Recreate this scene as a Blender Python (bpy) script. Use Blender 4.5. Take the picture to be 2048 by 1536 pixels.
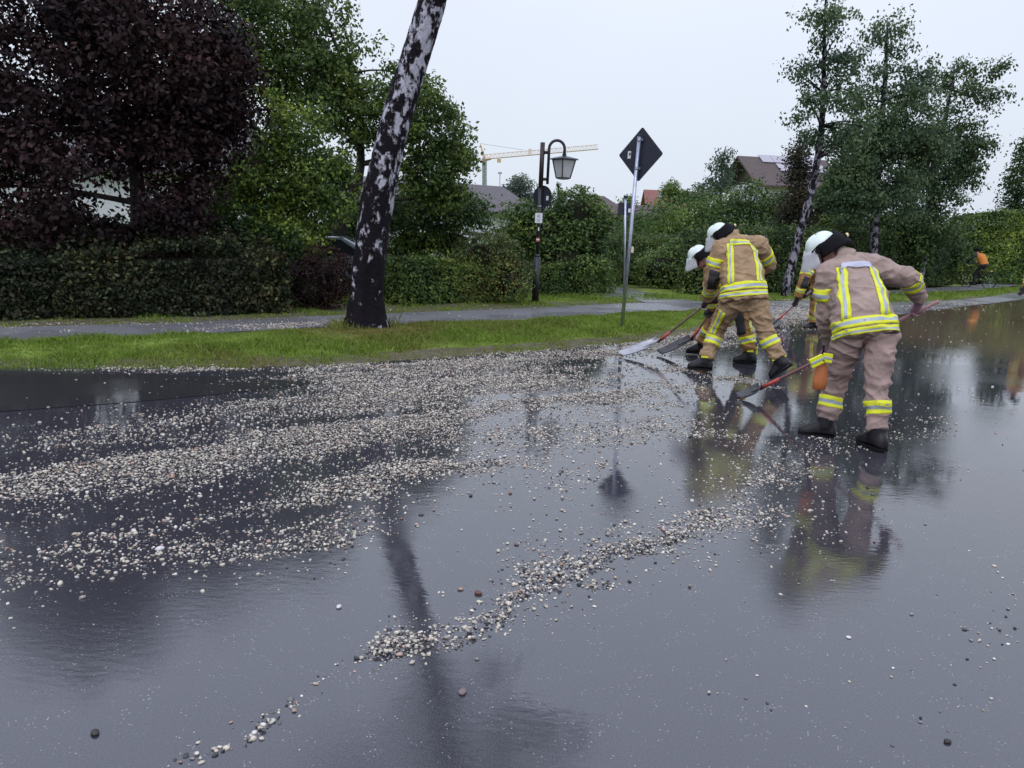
import bpy, bmesh, math, random
import numpy as np
from mathutils import Vector, Matrix, noise as mn
from mathutils.bvhtree import BVHTree

for o in list(bpy.data.objects):
    bpy.data.objects.remove(o)
scene = bpy.context.scene
COL = scene.collection
R = math.radians
rng = np.random.default_rng(7)

# ------------------------------------------------------------------ camera
FPX, EYE, PITCH, ROLL = 1577.0, 1.55, R(11.05), R(2.5)      # focal length in px of a 2048 px wide frame
fw = np.array([0, math.cos(PITCH), -math.sin(PITCH)])
u0 = np.array([0, math.sin(PITCH), math.cos(PITCH)])
RV = math.cos(ROLL) * np.array([1., 0, 0]) + math.sin(ROLL) * u0
UV = -math.sin(ROLL) * np.array([1., 0, 0]) + math.cos(ROLL) * u0
ORG = np.array([0, 0, EYE])
cd = bpy.data.cameras.new('camera')
cam = bpy.data.objects.new('camera', cd)
COL.objects.link(cam)
cd.sensor_width = 36.0
cd.lens = 36.0 * FPX / 2048.0
cd.clip_start, cd.clip_end = 0.05, 6000
cam.matrix_world = Matrix(((RV[0], UV[0], -fw[0], 0), (RV[1], UV[1], -fw[1], 0), (RV[2], UV[2], -fw[2], EYE), (0, 0, 0, 1)))
scene.camera = cam

# ------------------------------------------------------------------ sky, light, exposure
SUN_EL, SUN_AZ = R(52), R(200)
world = bpy.data.worlds.new('World')
scene.world = world
world.use_nodes = True
nt = world.node_tree
nt.nodes.clear()
W = nt.nodes.new
out = W('ShaderNodeOutputWorld'); bg = W('ShaderNodeBackground')
sky = W('ShaderNodeTexSky'); sky.sky_type = 'NISHITA'; sky.sun_disc = False
sky.sun_elevation = SUN_EL; sky.sun_rotation = SUN_AZ; sky.air_density = 1.0; sky.dust_density = 5.0
mul = W('ShaderNodeVectorMath'); mul.operation = 'SCALE'; mul.inputs['Scale'].default_value = 0.09
tc = W('ShaderNodeTexCoord'); sep = W('ShaderNodeSeparateXYZ')
ramp = W('ShaderNodeValToRGB')                        # overcast deck, brighter towards the zenith
e = ramp.color_ramp.elements
e[0].position = 0.0; e[0].color = (0.66, 0.725, 0.82, 1)
e[1].position = 1.0; e[1].color = (1.06, 1.16, 1.48, 1)
m_ = e.new(0.25); m_.color = (0.745, 0.80, 0.905, 1); m_ = e.new(0.5); m_.color = (0.95, 1.03, 1.27, 1)
ns = W('ShaderNodeTexNoise'); ns.inputs['Scale'].default_value = 1.6; ns.inputs['Detail'].default_value = 4
mpn = W('ShaderNodeMapRange'); mpn.inputs[1].default_value = 0.3; mpn.inputs[2].default_value = 0.7
mpn.inputs[3].default_value = 0.955; mpn.inputs[4].default_value = 1.045
sc2 = W('ShaderNodeVectorMath'); sc2.operation = 'SCALE'
mix = W('ShaderNodeMix'); mix.data_type = 'RGBA'; mix.inputs[0].default_value = 0.88
L = nt.links.new
L(tc.outputs['Generated'], sep.inputs[0]); L(sep.outputs['Z'], ramp.inputs[0])
L(tc.outputs['Generated'], ns.inputs['Vector']); L(ns.outputs[0], mpn.inputs[0])
L(ramp.outputs[0], sc2.inputs[0]); L(mpn.outputs[0], sc2.inputs['Scale'])
L(sky.outputs[0], mul.inputs[0]); L(mul.outputs[0], mix.inputs[6]); L(sc2.outputs[0], mix.inputs[7])
L(mix.outputs[2], bg.inputs[0]); L(bg.outputs[0], out.inputs[0])
bg.inputs[1].default_value = 1.0
sd = bpy.data.lights.new('sun', 'SUN'); sd.energy = 0.55; sd.angle = R(45); sd.color = (1, 0.96, 0.92)
sun = bpy.data.objects.new('sun', sd); COL.objects.link(sun)
sdir = Vector((math.sin(SUN_AZ) * math.cos(SUN_EL), math.cos(SUN_AZ) * math.cos(SUN_EL), math.sin(SUN_EL)))
sun.rotation_euler = sdir.to_track_quat('Z', 'Y').to_euler()
vs = scene.view_settings
vs.view_transform = 'Standard'; vs.look = 'None'; vs.exposure = 0.25; vs.gamma = 1.0; vs.use_curve_mapping = False
cy = scene.cycles
cy.use_denoising = True
cy.max_bounces = 5; cy.transparent_max_bounces = 8; cy.diffuse_bounces = 2; cy.glossy_bounces = 3; cy.transmission_bounces = 3
cy.caustics_reflective = False; cy.caustics_refractive = False

# ------------------------------------------------------------------ geometry helpers
def ray(x, y):
    return fw + RV * (x - 1024) / FPX - UV * (y - 768) / FPX

def G(x, y, z=0.0):
    """ground point (height z) seen at photo pixel x, y"""
    d = ray(x, y)
    return ORG + d * (z - EYE) / d[2]

def P(x, y, Y):
    """point at distance Y (metres along +Y) seen at photo pixel x, y"""
    d = ray(x, y)
    return ORG + d * Y / d[1]

def pix(V):
    q = V - ORG
    w = q @ fw
    w = np.where(w < 0.05, 0.05, w)
    return 1024 + FPX * (q @ RV) / w, 768 - FPX * (q @ UV) / w

def unit(v):
    v = np.asarray(v, float)
    return v / max(1e-9, np.linalg.norm(v))

def empty(name, loc):
    o = bpy.data.objects.new(name, None)
    COL.objects.link(o)
    o.location = tuple(loc)
    o.empty_display_size = 0.2
    return o

def tag(o, label, cat, group=None):
    o['label'] = label
    o['category'] = cat
    if group:
        o['group'] = group
    return o

def put(name, me, parent=None):
    o = bpy.data.objects.new(name, me)
    COL.objects.link(o)
    if parent is not None:
        o.parent = parent
    return o

def origin_of(parent):
    l = np.zeros(3)
    while parent is not None:
        l = l + np.array(parent.location)
        parent = parent.parent
    return l

def npmesh(name, V, F, mats, parent=None, smooth=False, mi=None, col=None, shift=True):
    """mesh from arrays; all faces have the same number of corners; vertices in world coordinates"""
    V = np.asarray(V, np.float32)
    if parent is not None and shift:
        V = V - origin_of(parent).astype(np.float32)
    F = np.asarray(F, np.int32)
    n, k = F.shape
    me = bpy.data.meshes.new(name)
    me.vertices.add(len(V)); me.vertices.foreach_set('co', V.ravel())
    me.loops.add(n * k); me.loops.foreach_set('vertex_index', F.ravel())
    me.polygons.add(n); me.polygons.foreach_set('loop_start', np.arange(0, n * k, k, dtype=np.int32))
    me.update(calc_edges=True)
    for m in (mats if isinstance(mats, (list, tuple)) else [mats]):
        me.materials.append(m)
    if mi is not None:
        me.polygons.foreach_set('material_index', np.asarray(mi, np.int32))
    if smooth:
        me.polygons.foreach_set('use_smooth', np.ones(n, bool))
    if col is not None:
        a = me.color_attributes.new('col', 'FLOAT_COLOR', 'POINT')
        c4 = np.ones((len(V), 4), np.float32); c4[:, :3] = col
        a.data.foreach_set('color', c4.ravel())
    return put(name, me, parent)

class MB:
    """collects shapes for one mesh"""
    def __init__(s):
        s.V, s.F, s.M = [], [], []
    def add(s, V, F, m=0):
        b = len(s.V)
        s.V += [tuple(map(float, v)) for v in V]
        s.F += [tuple(b + i for i in f) for f in F]
        s.M += [m] * len(F)
        return s
    def tube(s, pts, rad, seg=10, m=0, cap=True, squash=None, up=(0, 0, 1)):
        pts = [np.asarray(p, float) for p in pts]
        n = len(pts)
        rad = [rad] * n if np.isscalar(rad) else list(rad)
        V = []
        prev = None
        for i in range(n):
            t = unit(pts[min(i + 1, n - 1)] - pts[max(i - 1, 0)])
            ref = np.asarray(up, float)
            if prev is None:
                if abs(t @ ref) > 0.95:
                    ref = np.array([1., 0, 0])
                a = unit(np.cross(t, ref))
            else:
                a = unit(prev - t * (prev @ t))
            prev = a
            b = np.cross(t, a)
            sq = 1.0 if squash is None else squash
            for k in range(seg):
                th = 2 * math.pi * k / seg
                V.append(pts[i] + rad[i] * (math.cos(th) * a + sq * math.sin(th) * b))
        F = []
        for i in range(n - 1):
            for k in range(seg):
                k2 = (k + 1) % seg
                F.append((i * seg + k, i * seg + k2, (i + 1) * seg + k2, (i + 1) * seg + k))
        if cap:
            F.append(tuple(range(seg - 1, -1, -1)))
            F.append(tuple((n - 1) * seg + k for k in range(seg)))
        return s.add(V, F, m)
    def rings(s, rings, m=0, cap=True, closed=True):
        seg = len(rings[0])
        V = [v for r_ in rings for v in r_]
        F = []
        for i in range(len(rings) - 1):
            for k in range(seg if closed else seg - 1):
                k2 = (k + 1) % seg
                F.append((i * seg + k, i * seg + k2, (i + 1) * seg + k2, (i + 1) * seg + k))
        if cap:
            F.append(tuple(range(seg - 1, -1, -1)))
            F.append(tuple((len(rings) - 1) * seg + k for k in range(seg)))
        return s.add(V, F, m)
    def box(s, c, half, ax=None, m=0):
        c = np.asarray(c, float)
        ax = np.eye(3) if ax is None else np.asarray(ax, float)
        V = [c + sx * half[0] * ax[0] + sy * half[1] * ax[1] + sz * half[2] * ax[2] for sx in (-1, 1) for sy in (-1, 1) for sz in (-1, 1)]
        F = [(0, 1, 3, 2), (4, 6, 7, 5), (0, 4, 5, 1), (2, 3, 7, 6), (0, 2, 6, 4), (1, 5, 7, 3)]
        return s.add(V, F, m)
    def ball(s, c, rad, ax=None, m=0, nu=14, nv=9):
        c = np.asarray(c, float)
        ax = np.eye(3) if ax is None else np.asarray(ax, float)
        rad = (rad,) * 3 if np.isscalar(rad) else rad
        rr = []
        for j in range(nv + 1):
            ph = -math.pi / 2 + math.pi * (j + 0.02) / (nv + 0.04)
            rr.append([c + rad[0] * math.cos(ph) * math.cos(2 * math.pi * k / nu) * ax[0] + rad[1] * math.cos(ph) * math.sin(2 * math.pi * k / nu) * ax[1] + rad[2] * math.sin(ph) * ax[2] for k in range(nu)])
        return s.rings(rr, m)
    def prism(s, poly, z0, z1, c=(0, 0, 0), ax=None, m=0):
        c = np.asarray(c, float)
        ax = np.eye(3) if ax is None else np.asarray(ax, float)
        n = len(poly)
        V = [c + p[0] * ax[0] + p[1] * ax[1] + z0 * ax[2] for p in poly] + [c + p[0] * ax[0] + p[1] * ax[1] + z1 * ax[2] for p in poly]
        F = [tuple(range(n - 1, -1, -1)), tuple(range(n, 2 * n))] + [(k, (k + 1) % n, n + (k + 1) % n, n + k) for k in range(n)]
        return s.add(V, F, m)
    def build(s, name, mats, parent=None, smooth=False, bevel=0):
        off = origin_of(parent) if parent is not None else np.zeros(3)
        me = bpy.data.meshes.new(name)
        me.from_pydata([tuple(np.asarray(v) - off) for v in s.V], [], s.F)
        for m in (mats if isinstance(mats, (list, tuple)) else [mats]):
            me.materials.append(m)
        me.polygons.foreach_set('material_index', np.asarray(s.M, np.int32))
        bm = bmesh.new(); bm.from_mesh(me)
        bmesh.ops.recalc_face_normals(bm, faces=bm.faces)
        bm.to_mesh(me); bm.free()
        if smooth:
            me.polygons.foreach_set('use_smooth', np.ones(len(me.polygons), bool))
        o = put(name, me, parent)
        if bevel:
            b = o.modifiers.new('bevel', 'BEVEL'); b.width = bevel; b.segments = 2; b.limit_method = 'ANGLE'
        return o

def remesh(mb, name, mats, parent, vox=0.016, smooth_it=4, disp=None):
    """one continuous surface grown round everything in mb"""
    tmp = mb.build('tmp_' + name, [], None)
    md = tmp.modifiers.new('r', 'REMESH'); md.mode = 'VOXEL'; md.voxel_size = vox
    ms = tmp.modifiers.new('s', 'SMOOTH'); ms.iterations = smooth_it; ms.factor = 0.5
    dg = bpy.context.evaluated_depsgraph_get()
    me = bpy.data.meshes.new_from_object(tmp.evaluated_get(dg))
    bpy.data.objects.remove(tmp)
    n = len(me.vertices)
    V = np.empty(n * 3, np.float32); me.vertices.foreach_get('co', V); V = V.reshape(-1, 3)
    if disp is not None:
        N = np.array([v.normal[:] for v in me.vertices])
        V = V + N * np.array([disp(v) for v in V])[:, None]
    me.vertices.foreach_set('co', V.astype(np.float32).ravel()); me.update()
    bvh = BVHTree.FromPolygons([tuple(v) for v in V], [tuple(p.vertices) for p in me.polygons])
    me.vertices.foreach_set('co', (V - origin_of(parent)).astype(np.float32).ravel()); me.update()
    me.name = name
    me.materials.clear()
    for m in (mats if isinstance(mats, (list, tuple)) else [mats]):
        me.materials.append(m)
    me.polygons.foreach_set('use_smooth', np.ones(len(me.polygons), bool))
    me.polygons.foreach_set('material_index', np.zeros(len(me.polygons), np.int32))
    return put(name, me, parent), bvh

def spline(pts, n):
    """smooth curve through pts"""
    pts = np.asarray(pts, float)
    m = len(pts)
    outp = []
    for t in np.linspace(0, m - 1, n):
        i = min(int(t), m - 2); f = t - i
        p0, p1, p2, p3 = pts[max(i - 1, 0)], pts[i], pts[i + 1], pts[min(i + 2, m - 1)]
        outp.append(0.5 * ((2 * p1) + (-p0 + p2) * f + (2 * p0 - 5 * p1 + 4 * p2 - p3) * f * f + (-p0 + 3 * p1 - 3 * p2 + p3) * f ** 3))
    return np.array(outp)

# ------------------------------------------------------------------ materials
def mat(name, col, rough=0.6, metal=0.0, var=0.0, vscale=8.0, bump=0.0, bscale=60.0, attr=False, ior=1.5, spec=0.5, coat=0.0, trans=0.0, alpha=1.0, translucent=0.0, stretch=(1, 1, 1), folds=0.0):
    m = bpy.data.materials.new(name)
    m.use_nodes = True
    t = m.node_tree; N = t.nodes; b = N['Principled BSDF']; L = t.links.new
    b.inputs['Roughness'].default_value = rough
    b.inputs['Metallic'].default_value = metal
    b.inputs['IOR'].default_value = ior
    b.inputs['Specular IOR Level'].default_value = spec
    b.inputs['Coat Weight'].default_value = coat
    b.inputs['Transmission Weight'].default_value = trans
    b.inputs['Alpha'].default_value = alpha
    b.inputs['Base Color'].default_value = (*col, 1)
    src = None
    if attr:
        a = N.new('ShaderNodeAttribute'); a.attribute_name = 'col'; src = a.outputs['Color']
    if var or bump:
        tcn = N.new('ShaderNodeTexCoord'); mp = N.new('ShaderNodeMapping'); mp.inputs['Scale'].default_value = stretch
        L(tcn.outputs['Object'], mp.inputs[0])
    if var:
        nz = N.new('ShaderNodeTexNoise'); nz.inputs['Scale'].default_value = vscale; nz.inputs['Detail'].default_value = 5
        L(mp.outputs[0], nz.inputs['Vector'])
        mr = N.new('ShaderNodeMapRange'); mr.inputs[1].default_value = 0.3; mr.inputs[2].default_value = 0.7
        mr.inputs[3].default_value = 1 - var; mr.inputs[4].default_value = 1 + var
        L(nz.outputs[0], mr.inputs[0])
        vm = N.new('ShaderNodeVectorMath'); vm.operation = 'SCALE'
        vm.inputs[0].default_value = col
        if src: L(src, vm.inputs[0])
        L(mr.outputs[0], vm.inputs['Scale'])
        src = vm.outputs[0]
    if src:
        L(src, b.inputs['Base Color'])
    if bump:
        nb = N.new('ShaderNodeTexNoise'); nb.inputs['Scale'].default_value = bscale; nb.inputs['Detail'].default_value = 4
        L(mp.outputs[0], nb.inputs['Vector'])
        bp = N.new('ShaderNodeBump'); bp.inputs['Strength'].default_value = bump; bp.inputs['Distance'].default_value = 0.01
        L(nb.outputs[0], bp.inputs['Height']); L(bp.outputs[0], b.inputs['Normal'])
        if folds:                                           # creased cloth
            nf = N.new('ShaderNodeTexNoise'); nf.noise_type = 'RIDGED_MULTIFRACTAL'; nf.inputs['Scale'].default_value = 3.4; nf.inputs['Detail'].default_value = 2.5; nf.inputs['Distortion'].default_value = 0.6
            L(mp.outputs[0], nf.inputs['Vector'])
            b2 = N.new('ShaderNodeBump'); b2.inputs['Strength'].default_value = folds; b2.inputs['Distance'].default_value = 0.02
            L(nf.outputs[0], b2.inputs['Height']); L(b2.outputs[0], bp.inputs['Normal'])
    if translucent:
        tr = N.new('ShaderNodeBsdfTranslucent'); mx = N.new('ShaderNodeMixShader'); mx.inputs[0].default_value = translucent
        if src: L(src, tr.inputs[0])
        else: tr.inputs[0].default_value = (*col, 1)
        L(b.outputs[0], mx.inputs[1]); L(tr.outputs[0], mx.inputs[2]); L(mx.outputs[0], N['Material Output'].inputs[0])
    return m

M = {}
M['leaf'] = mat('leaf', (0.05, 0.08, 0.03), 0.5, attr=True, translucent=0.25, spec=0.22)
M['leaf_dark'] = mat('purple leaf', (0.03, 0.012, 0.016), 0.55, attr=True, translucent=0.10, spec=0.16)
M['grass'] = mat('grass blade', (0.12, 0.18, 0.03), 0.6, attr=True, translucent=0.25, spec=0.12)
M['turf'] = mat('turf', (0.15, 0.20, 0.04), 0.9, var=0.45, vscale=3.0, bump=0.6, bscale=90, spec=0.1)
M['soil'] = mat('washed soil', (0.10, 0.08, 0.055), 0.8, var=0.4, vscale=9, bump=0.6, bscale=70)
M['core'] = mat('twigs', (0.02, 0.022, 0.014), 0.9, var=0.4, vscale=20, spec=0.05)
M['bark'] = mat('dark bark', (0.035, 0.03, 0.027), 0.85, var=0.4, vscale=12, bump=0.8, bscale=25, stretch=(1, 1, 0.25))
M['jacket'] = mat('tan turnout cloth', (0.36, 0.245, 0.145), 0.82, var=0.2, vscale=7, bump=0.5, bscale=40, spec=0.2, folds=0.55)
M['jacket_lilac'] = mat('tan turnout cloth worn', (0.36, 0.268, 0.232), 0.82, var=0.2, vscale=7, bump=0.5, bscale=40, spec=0.2, folds=0.55)
M['mauve'] = mat('mauve turnout trousers', (0.355, 0.256, 0.232), 0.82, var=0.2, vscale=7, bump=0.5, bscale=40, spec=0.2, folds=0.55)
M['ochre'] = mat('ochre turnout cloth', (0.31, 0.17, 0.075), 0.82, var=0.2, vscale=7, bump=0.5, bscale=40, spec=0.2, folds=0.55)
M['yellow'] = mat('fluorescent yellow strip', (0.74, 0.76, 0.02), 0.55, var=0.05, vscale=30, bump=0.15, bscale=400)
M['silver'] = mat('grey retroreflective strip', (0.36, 0.42, 0.46), 0.35, metal=0.15, var=0.05, vscale=40)
M['lilac'] = mat('retroreflective strip painted with sky glare', (0.50, 0.50, 0.60), 0.3, metal=0.1, var=0.05, vscale=40)  # sky glare on the yellow and silver strip, painted into its colour
M['pad'] = mat('black knee pad', (0.018, 0.018, 0.02), 0.7, var=0.2, vscale=30, bump=0.3, bscale=200)
M['rubber'] = mat('black boot leather', (0.010, 0.009, 0.012), 0.42, spec=0.35, var=0.25, vscale=20, bump=0.15, bscale=80)
M['skin'] = mat('skin', (0.42, 0.22, 0.17), 0.5, var=0.08, vscale=20)
M['helmet'] = mat('pale luminous helmet shell', (0.74, 0.83, 0.78), 0.22, coat=0.5, var=0.03, vscale=10)
M['black'] = mat('black trim', (0.008, 0.008, 0.010), 0.75, var=0.2, vscale=20, spec=0.15)
M['visor'] = mat('clear visor', (0.86, 0.88, 0.94), 0.08, alpha=0.55, spec=0.8)
M['lamp_lens'] = mat('lamp lens', (0.85, 0.62, 0.36), 0.2)
M['glove'] = mat('dark glove', (0.03, 0.028, 0.03), 0.7, var=0.2, vscale=40)
M['glove_pink'] = mat('mauve glove', (0.36, 0.20, 0.24), 0.75, var=0.15, vscale=40)
M['orange'] = mat('orange pouch', (0.48, 0.15, 0.045), 0.6, var=0.12, vscale=20, bump=0.2, bscale=100)
M['red'] = mat('red lacquer', (0.46, 0.07, 0.06), 0.4, var=0.1, vscale=30)
M['pinkwood'] = mat('red stained handle', (0.34, 0.17, 0.17), 0.6, var=0.15, vscale=30)
M['wood'] = mat('grey handle wood', (0.24, 0.17, 0.13), 0.6, var=0.2, vscale=30, stretch=(1, 1, 0.2))
M['steel'] = mat('shovel blade steel', (0.07, 0.07, 0.075), 0.55, metal=0.3, var=0.3, vscale=12)
M['alu'] = mat('aluminium blade', (0.42, 0.42, 0.44), 0.4, metal=0.6, var=0.15, vscale=12)
M['zinc'] = mat('galvanised tube', (0.42, 0.45, 0.54), 0.32, metal=0.85, var=0.18, vscale=15)
M['signback'] = mat('dark sign back', (0.020, 0.023, 0.042), 0.5, var=0.15, vscale=12)
M['white'] = mat('white plastic', (0.75, 0.76, 0.78), 0.5, var=0.05)
M['blue'] = mat('blue print', (0.05, 0.22, 0.5), 0.5)
M['iron'] = mat('black painted iron', (0.016, 0.016, 0.022), 0.4, var=0.2, vscale=20)
M['ironred'] = mat('weathered dark red post', (0.028, 0.016, 0.017), 0.5, var=0.3, vscale=20)
M['milk'] = mat('milky lamp glass', (0.85, 0.85, 0.87), 0.35, var=0.05, vscale=6, translucent=0.6)
M['render'] = mat('white render', (0.66, 0.68, 0.72), 0.9, var=0.06, vscale=2, bump=0.1, bscale=60)
M['cream'] = mat('cream render', (0.62, 0.56, 0.44), 0.9, var=0.06, vscale=2)
M['roof_grey'] = mat('grey roof tiles', (0.10, 0.088, 0.092), 0.75, var=0.2, vscale=6, bump=0.4, bscale=20)
M['roof_brown'] = mat('brown roof tiles', (0.085, 0.06, 0.055), 0.75, var=0.2, vscale=4)
M['roof_red'] = mat('red roof tiles', (0.22, 0.09, 0.075), 0.75, var=0.2, vscale=4)
M['timber'] = mat('dark timber', (0.045, 0.036, 0.034), 0.8, var=0.2, vscale=8)
M['glass'] = mat('window glass', (0.02, 0.025, 0.03), 0.08, spec=0.8)
M['solar'] = mat('solar glass', (0.32, 0.29, 0.33), 0.12, spec=0.9)
M['crane_yellow'] = mat('orange yellow crane paint', (0.68, 0.43, 0.22), 0.5)
M['crane_grey'] = mat('grey crane paint', (0.35, 0.40, 0.40), 0.5)
M['crane_pink'] = mat('jib paint paled for haze', (0.74, 0.62, 0.54), 0.5)  # colour lightened to stand in for haze over the distant crane
M['car'] = mat('silver car paint', (0.30, 0.34, 0.36), 0.25, metal=0.5, coat=0.6)
M['tyre'] = mat('tyre rubber', (0.015, 0.015, 0.015), 0.8)
M['orange_cloth'] = mat('orange jacket', (0.62, 0.21, 0.03), 0.7, var=0.1, vscale=12)
M['dark_cloth'] = mat('dark trousers', (0.018, 0.017, 0.018), 0.8, var=0.2)

# ------------------------------------------------------------------ wet ground materials
def wet_mat(name, col, col2, rough_lo, rough_hi, ripple, grain, mud=None, ior=1.42, speck=0.0):
    m = bpy.data.materials.new(name); m.use_nodes = True
    t = m.node_tree; N = t.nodes; b = N['Principled BSDF']; L = t.links.new
    new = N.new
    tcn = new('ShaderNodeTexCoord')
    def noise(scale, detail=3, rough=0.5, vec=None):
        n = new('ShaderNodeTexNoise'); n.inputs['Scale'].default_value = scale; n.inputs['Detail'].default_value = detail
        n.inputs['Roughness'].default_value = rough
        L(vec if vec else tcn.outputs['Object'], n.inputs['Vector']); return n.outputs[0]
    def rng_(src, a, b_, c, d):
        r_ = new('ShaderNodeMapRange'); r_.interpolation_type = 'SMOOTHSTEP'
        for i, v in enumerate((a, b_, c, d)): r_.inputs[i + 1].default_value = v
        L(src, r_.inputs[0]); return r_.outputs[0]
    def mixc(f, a, b_):
        x = new('ShaderNodeMix'); x.data_type = 'RGBA'
        if isinstance(f, float): x.inputs[0].default_value = f
        else: L(f, x.inputs[0])
        for i, v in ((6, a), (7, b_)):
            if isinstance(v, tuple): x.inputs[i].default_value = (*v, 1)
            else: L(v, x.inputs[i])
        return x.outputs[2]
    def math_(op, a, b_):
        x = new('ShaderNodeMath'); x.operation = op
        for i, v in ((0, a), (1, b_)):
            if isinstance(v, (int, float)): x.inputs[i].default_value = v
            else: L(v, x.inputs[i])
        return x.outputs[0]
    big = noise(0.55, 4)
    puddle = rng_(big, 0.42, 0.56, 0.0, 1.0)
    fine = noise(150, 4, 0.75)
    c = mixc(rng_(fine, 0.38, 0.66, 0.0, 1.0), col, col2)
    if speck:                                              # wet sparkle on the asphalt, painted as pale dots
        vo = new('ShaderNodeTexVoronoi'); vo.inputs['Scale'].default_value = 62
        L(tcn.outputs['Object'], vo.inputs['Vector'])
        sp = math_('MULTIPLY', rng_(vo.outputs['Distance'], 0.10, 0.20, 1.0, 0.0), rng_(noise(9.0, 2), 0.46, 0.66, 0.0, speck))
        c = mixc(sp, c, (0.34, 0.33, 0.31))
    if mud:
        sepx = new('ShaderNodeSeparateXYZ'); L(tcn.outputs['Object'], sepx.inputs[0])
        s_ = math_('ADD', math_('MULTIPLY', sepx.outputs[0], 0.8), math_('MULTIPLY', sepx.outputs[1], 0.35))
        s_ = math_('ADD', s_, math_('MULTIPLY', noise(0.35, 3), 2.4))
        c = mixc(rng_(s_, mud[1], mud[2], 0.0, 1.0), c, mud[0])
    L(c, b.inputs['Base Color'])
    rr = new('ShaderNodeMapRange')
    for i, v in enumerate((0.0, 1.0, rough_hi, rough_lo)): rr.inputs[i + 1].default_value = v
    L(puddle, rr.inputs[0]); L(rr.outputs[0], b.inputs['Roughness'])
    b.inputs['IOR'].default_value = ior
    mp = new('ShaderNodeMapping'); mp.inputs['Scale'].default_value = (0.8, 1.7, 1.0); mp.inputs['Rotation'].default_value = (0, 0, 0.35)
    L(tcn.outputs['Object'], mp.inputs[0])
    calm = rng_(noise(0.8, 2), 0.38, 0.62, 0.18, 1.0)
    w1 = math_('MULTIPLY', noise(21, 2, 0.45, mp.outputs[0]), calm)
    w2 = math_('MULTIPLY', noise(4.5, 1, 0.5, mp.outputs[0]), 0.8)
    wv = math_('ADD', w1, w2)
    dry = math_('SUBTRACT', 1.0, math_('MULTIPLY', puddle, 0.86))
    gr = math_('MULTIPLY', math_('MULTIPLY', fine, dry), grain)
    h = math_('ADD', math_('MULTIPLY', wv, ripple), gr)
    bp = new('ShaderNodeBump'); bp.inputs['Strength'].default_value = 1.0; bp.inputs['Distance'].default_value = 0.01
    L(h, bp.inputs['Height']); L(bp.outputs[0], b.inputs['Normal'])
    return m

M['road'] = wet_mat('wet asphalt', (0.030, 0.030, 0.036), (0.060, 0.060, 0.072), 0.004, 0.030, 0.055, 0.022, ior=1.80,
                    mud=((0.15, 0.105, 0.075), 9.0, 13.0), speck=1.0)
M['patch'] = wet_mat('smooth new asphalt', (0.026, 0.026, 0.028), (0.045, 0.044, 0.046), 0.05, 0.16, 0.02, 0.05, ior=1.33)
M['path'] = wet_mat('wet path asphalt', (0.16, 0.16, 0.168), (0.24, 0.238, 0.248), 0.20, 0.34, 0.02, 0.12)

# ------------------------------------------------------------------ the ground
def structure(o):
    o['kind'] = 'structure'
    return o

def sheet(name, poly, z, m):
    V = [(p[0], p[1], z) for p in poly]
    me = bpy.data.meshes.new(name); me.from_pydata(V, [], [tuple(range(len(V)))]); me.materials.append(m)
    bm = bmesh.new(); bm.from_mesh(me); bmesh.ops.triangulate(bm, faces=bm.faces); bmesh.ops.recalc_face_normals(bm, faces=bm.faces)
    if sum(f.normal.z for f in bm.faces) < 0:
        bmesh.ops.reverse_faces(bm, faces=bm.faces)
    bm.to_mesh(me); bm.free()
    return structure(put(name, me))

def gp(*ps):
    return [G(x, y)[:2] for x, y in ps]

structure(npmesh('ground', [(-2500, -2500, -0.06), (2500, -2500, -0.06), (2500, 2500, -0.06), (-2500, 2500, -0.06)], [(0, 1, 2, 3)], M['turf']))
far_edge = [(-40, 4.5), (-14, 7.4)] + gp((0, 655), (350, 646), (690, 630), (1070, 616), (1240, 607), (1400, 604), (1600, 602))
right_edge = gp((1700, 606), (1850, 602), (1960, 596), (2048, 586)) + [(40, 58), (90, 120)]
sheet('road', [(-40, -25), (120, -25), (120, 120)] + (far_edge + right_edge)[::-1], 0.0, M['road'])

def strip(name, A, B, h, m, rows=7, cols=90, kind='structure', amp=.02):
    """raised grass strip between front line A and back line B"""
    def res(l):
        l = np.array(l, float); d = np.r_[0, np.cumsum(np.linalg.norm(np.diff(l, axis=0), axis=1))]
        u = np.linspace(0, d[-1], cols)
        return np.c_[np.interp(u, d, l[:, 0]), np.interp(u, d, l[:, 1])]
    a, b = res(A), res(B)
    V = []
    for i in range(cols):
        for k in range(rows):
            f = k / (rows - 1)
            q = a[i] * (1 - f) + b[i] * f
            w = np.array([mn.noise((q[0] * 2.3, q[1] * 2.3, 1.7)), mn.noise((q[0] * 2.3, q[1] * 2.3, 8.1))])
            if k in (0, rows - 1):
                q = q + w * 0.09 + 0.05 * np.array([mn.noise((q[0] * 9, q[1] * 9, 3)), mn.noise((q[0] * 9, q[1] * 9, 5))])
            z = -0.01 if k in (0, rows - 1) else h * (0.55 if k in (1, rows - 2) else 1.0) + amp * mn.noise((q[0] * 1.5, q[1] * 1.5, 0))
            V.append((q[0], q[1], z))
    F = [(i * rows + k, (i + 1) * rows + k, (i + 1) * rows + k + 1, i * rows + k + 1) for i in range(cols - 1) for k in range(rows - 1)]
    o = npmesh(name, V, F, [m, M['soil']], smooth=True, mi=[1 if k in (0, rows - 2) else 0 for i in range(cols - 1) for k in range(rows - 1)])
    o['kind'] = kind
    return o, np.array(V).reshape(cols, rows, 3)

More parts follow.
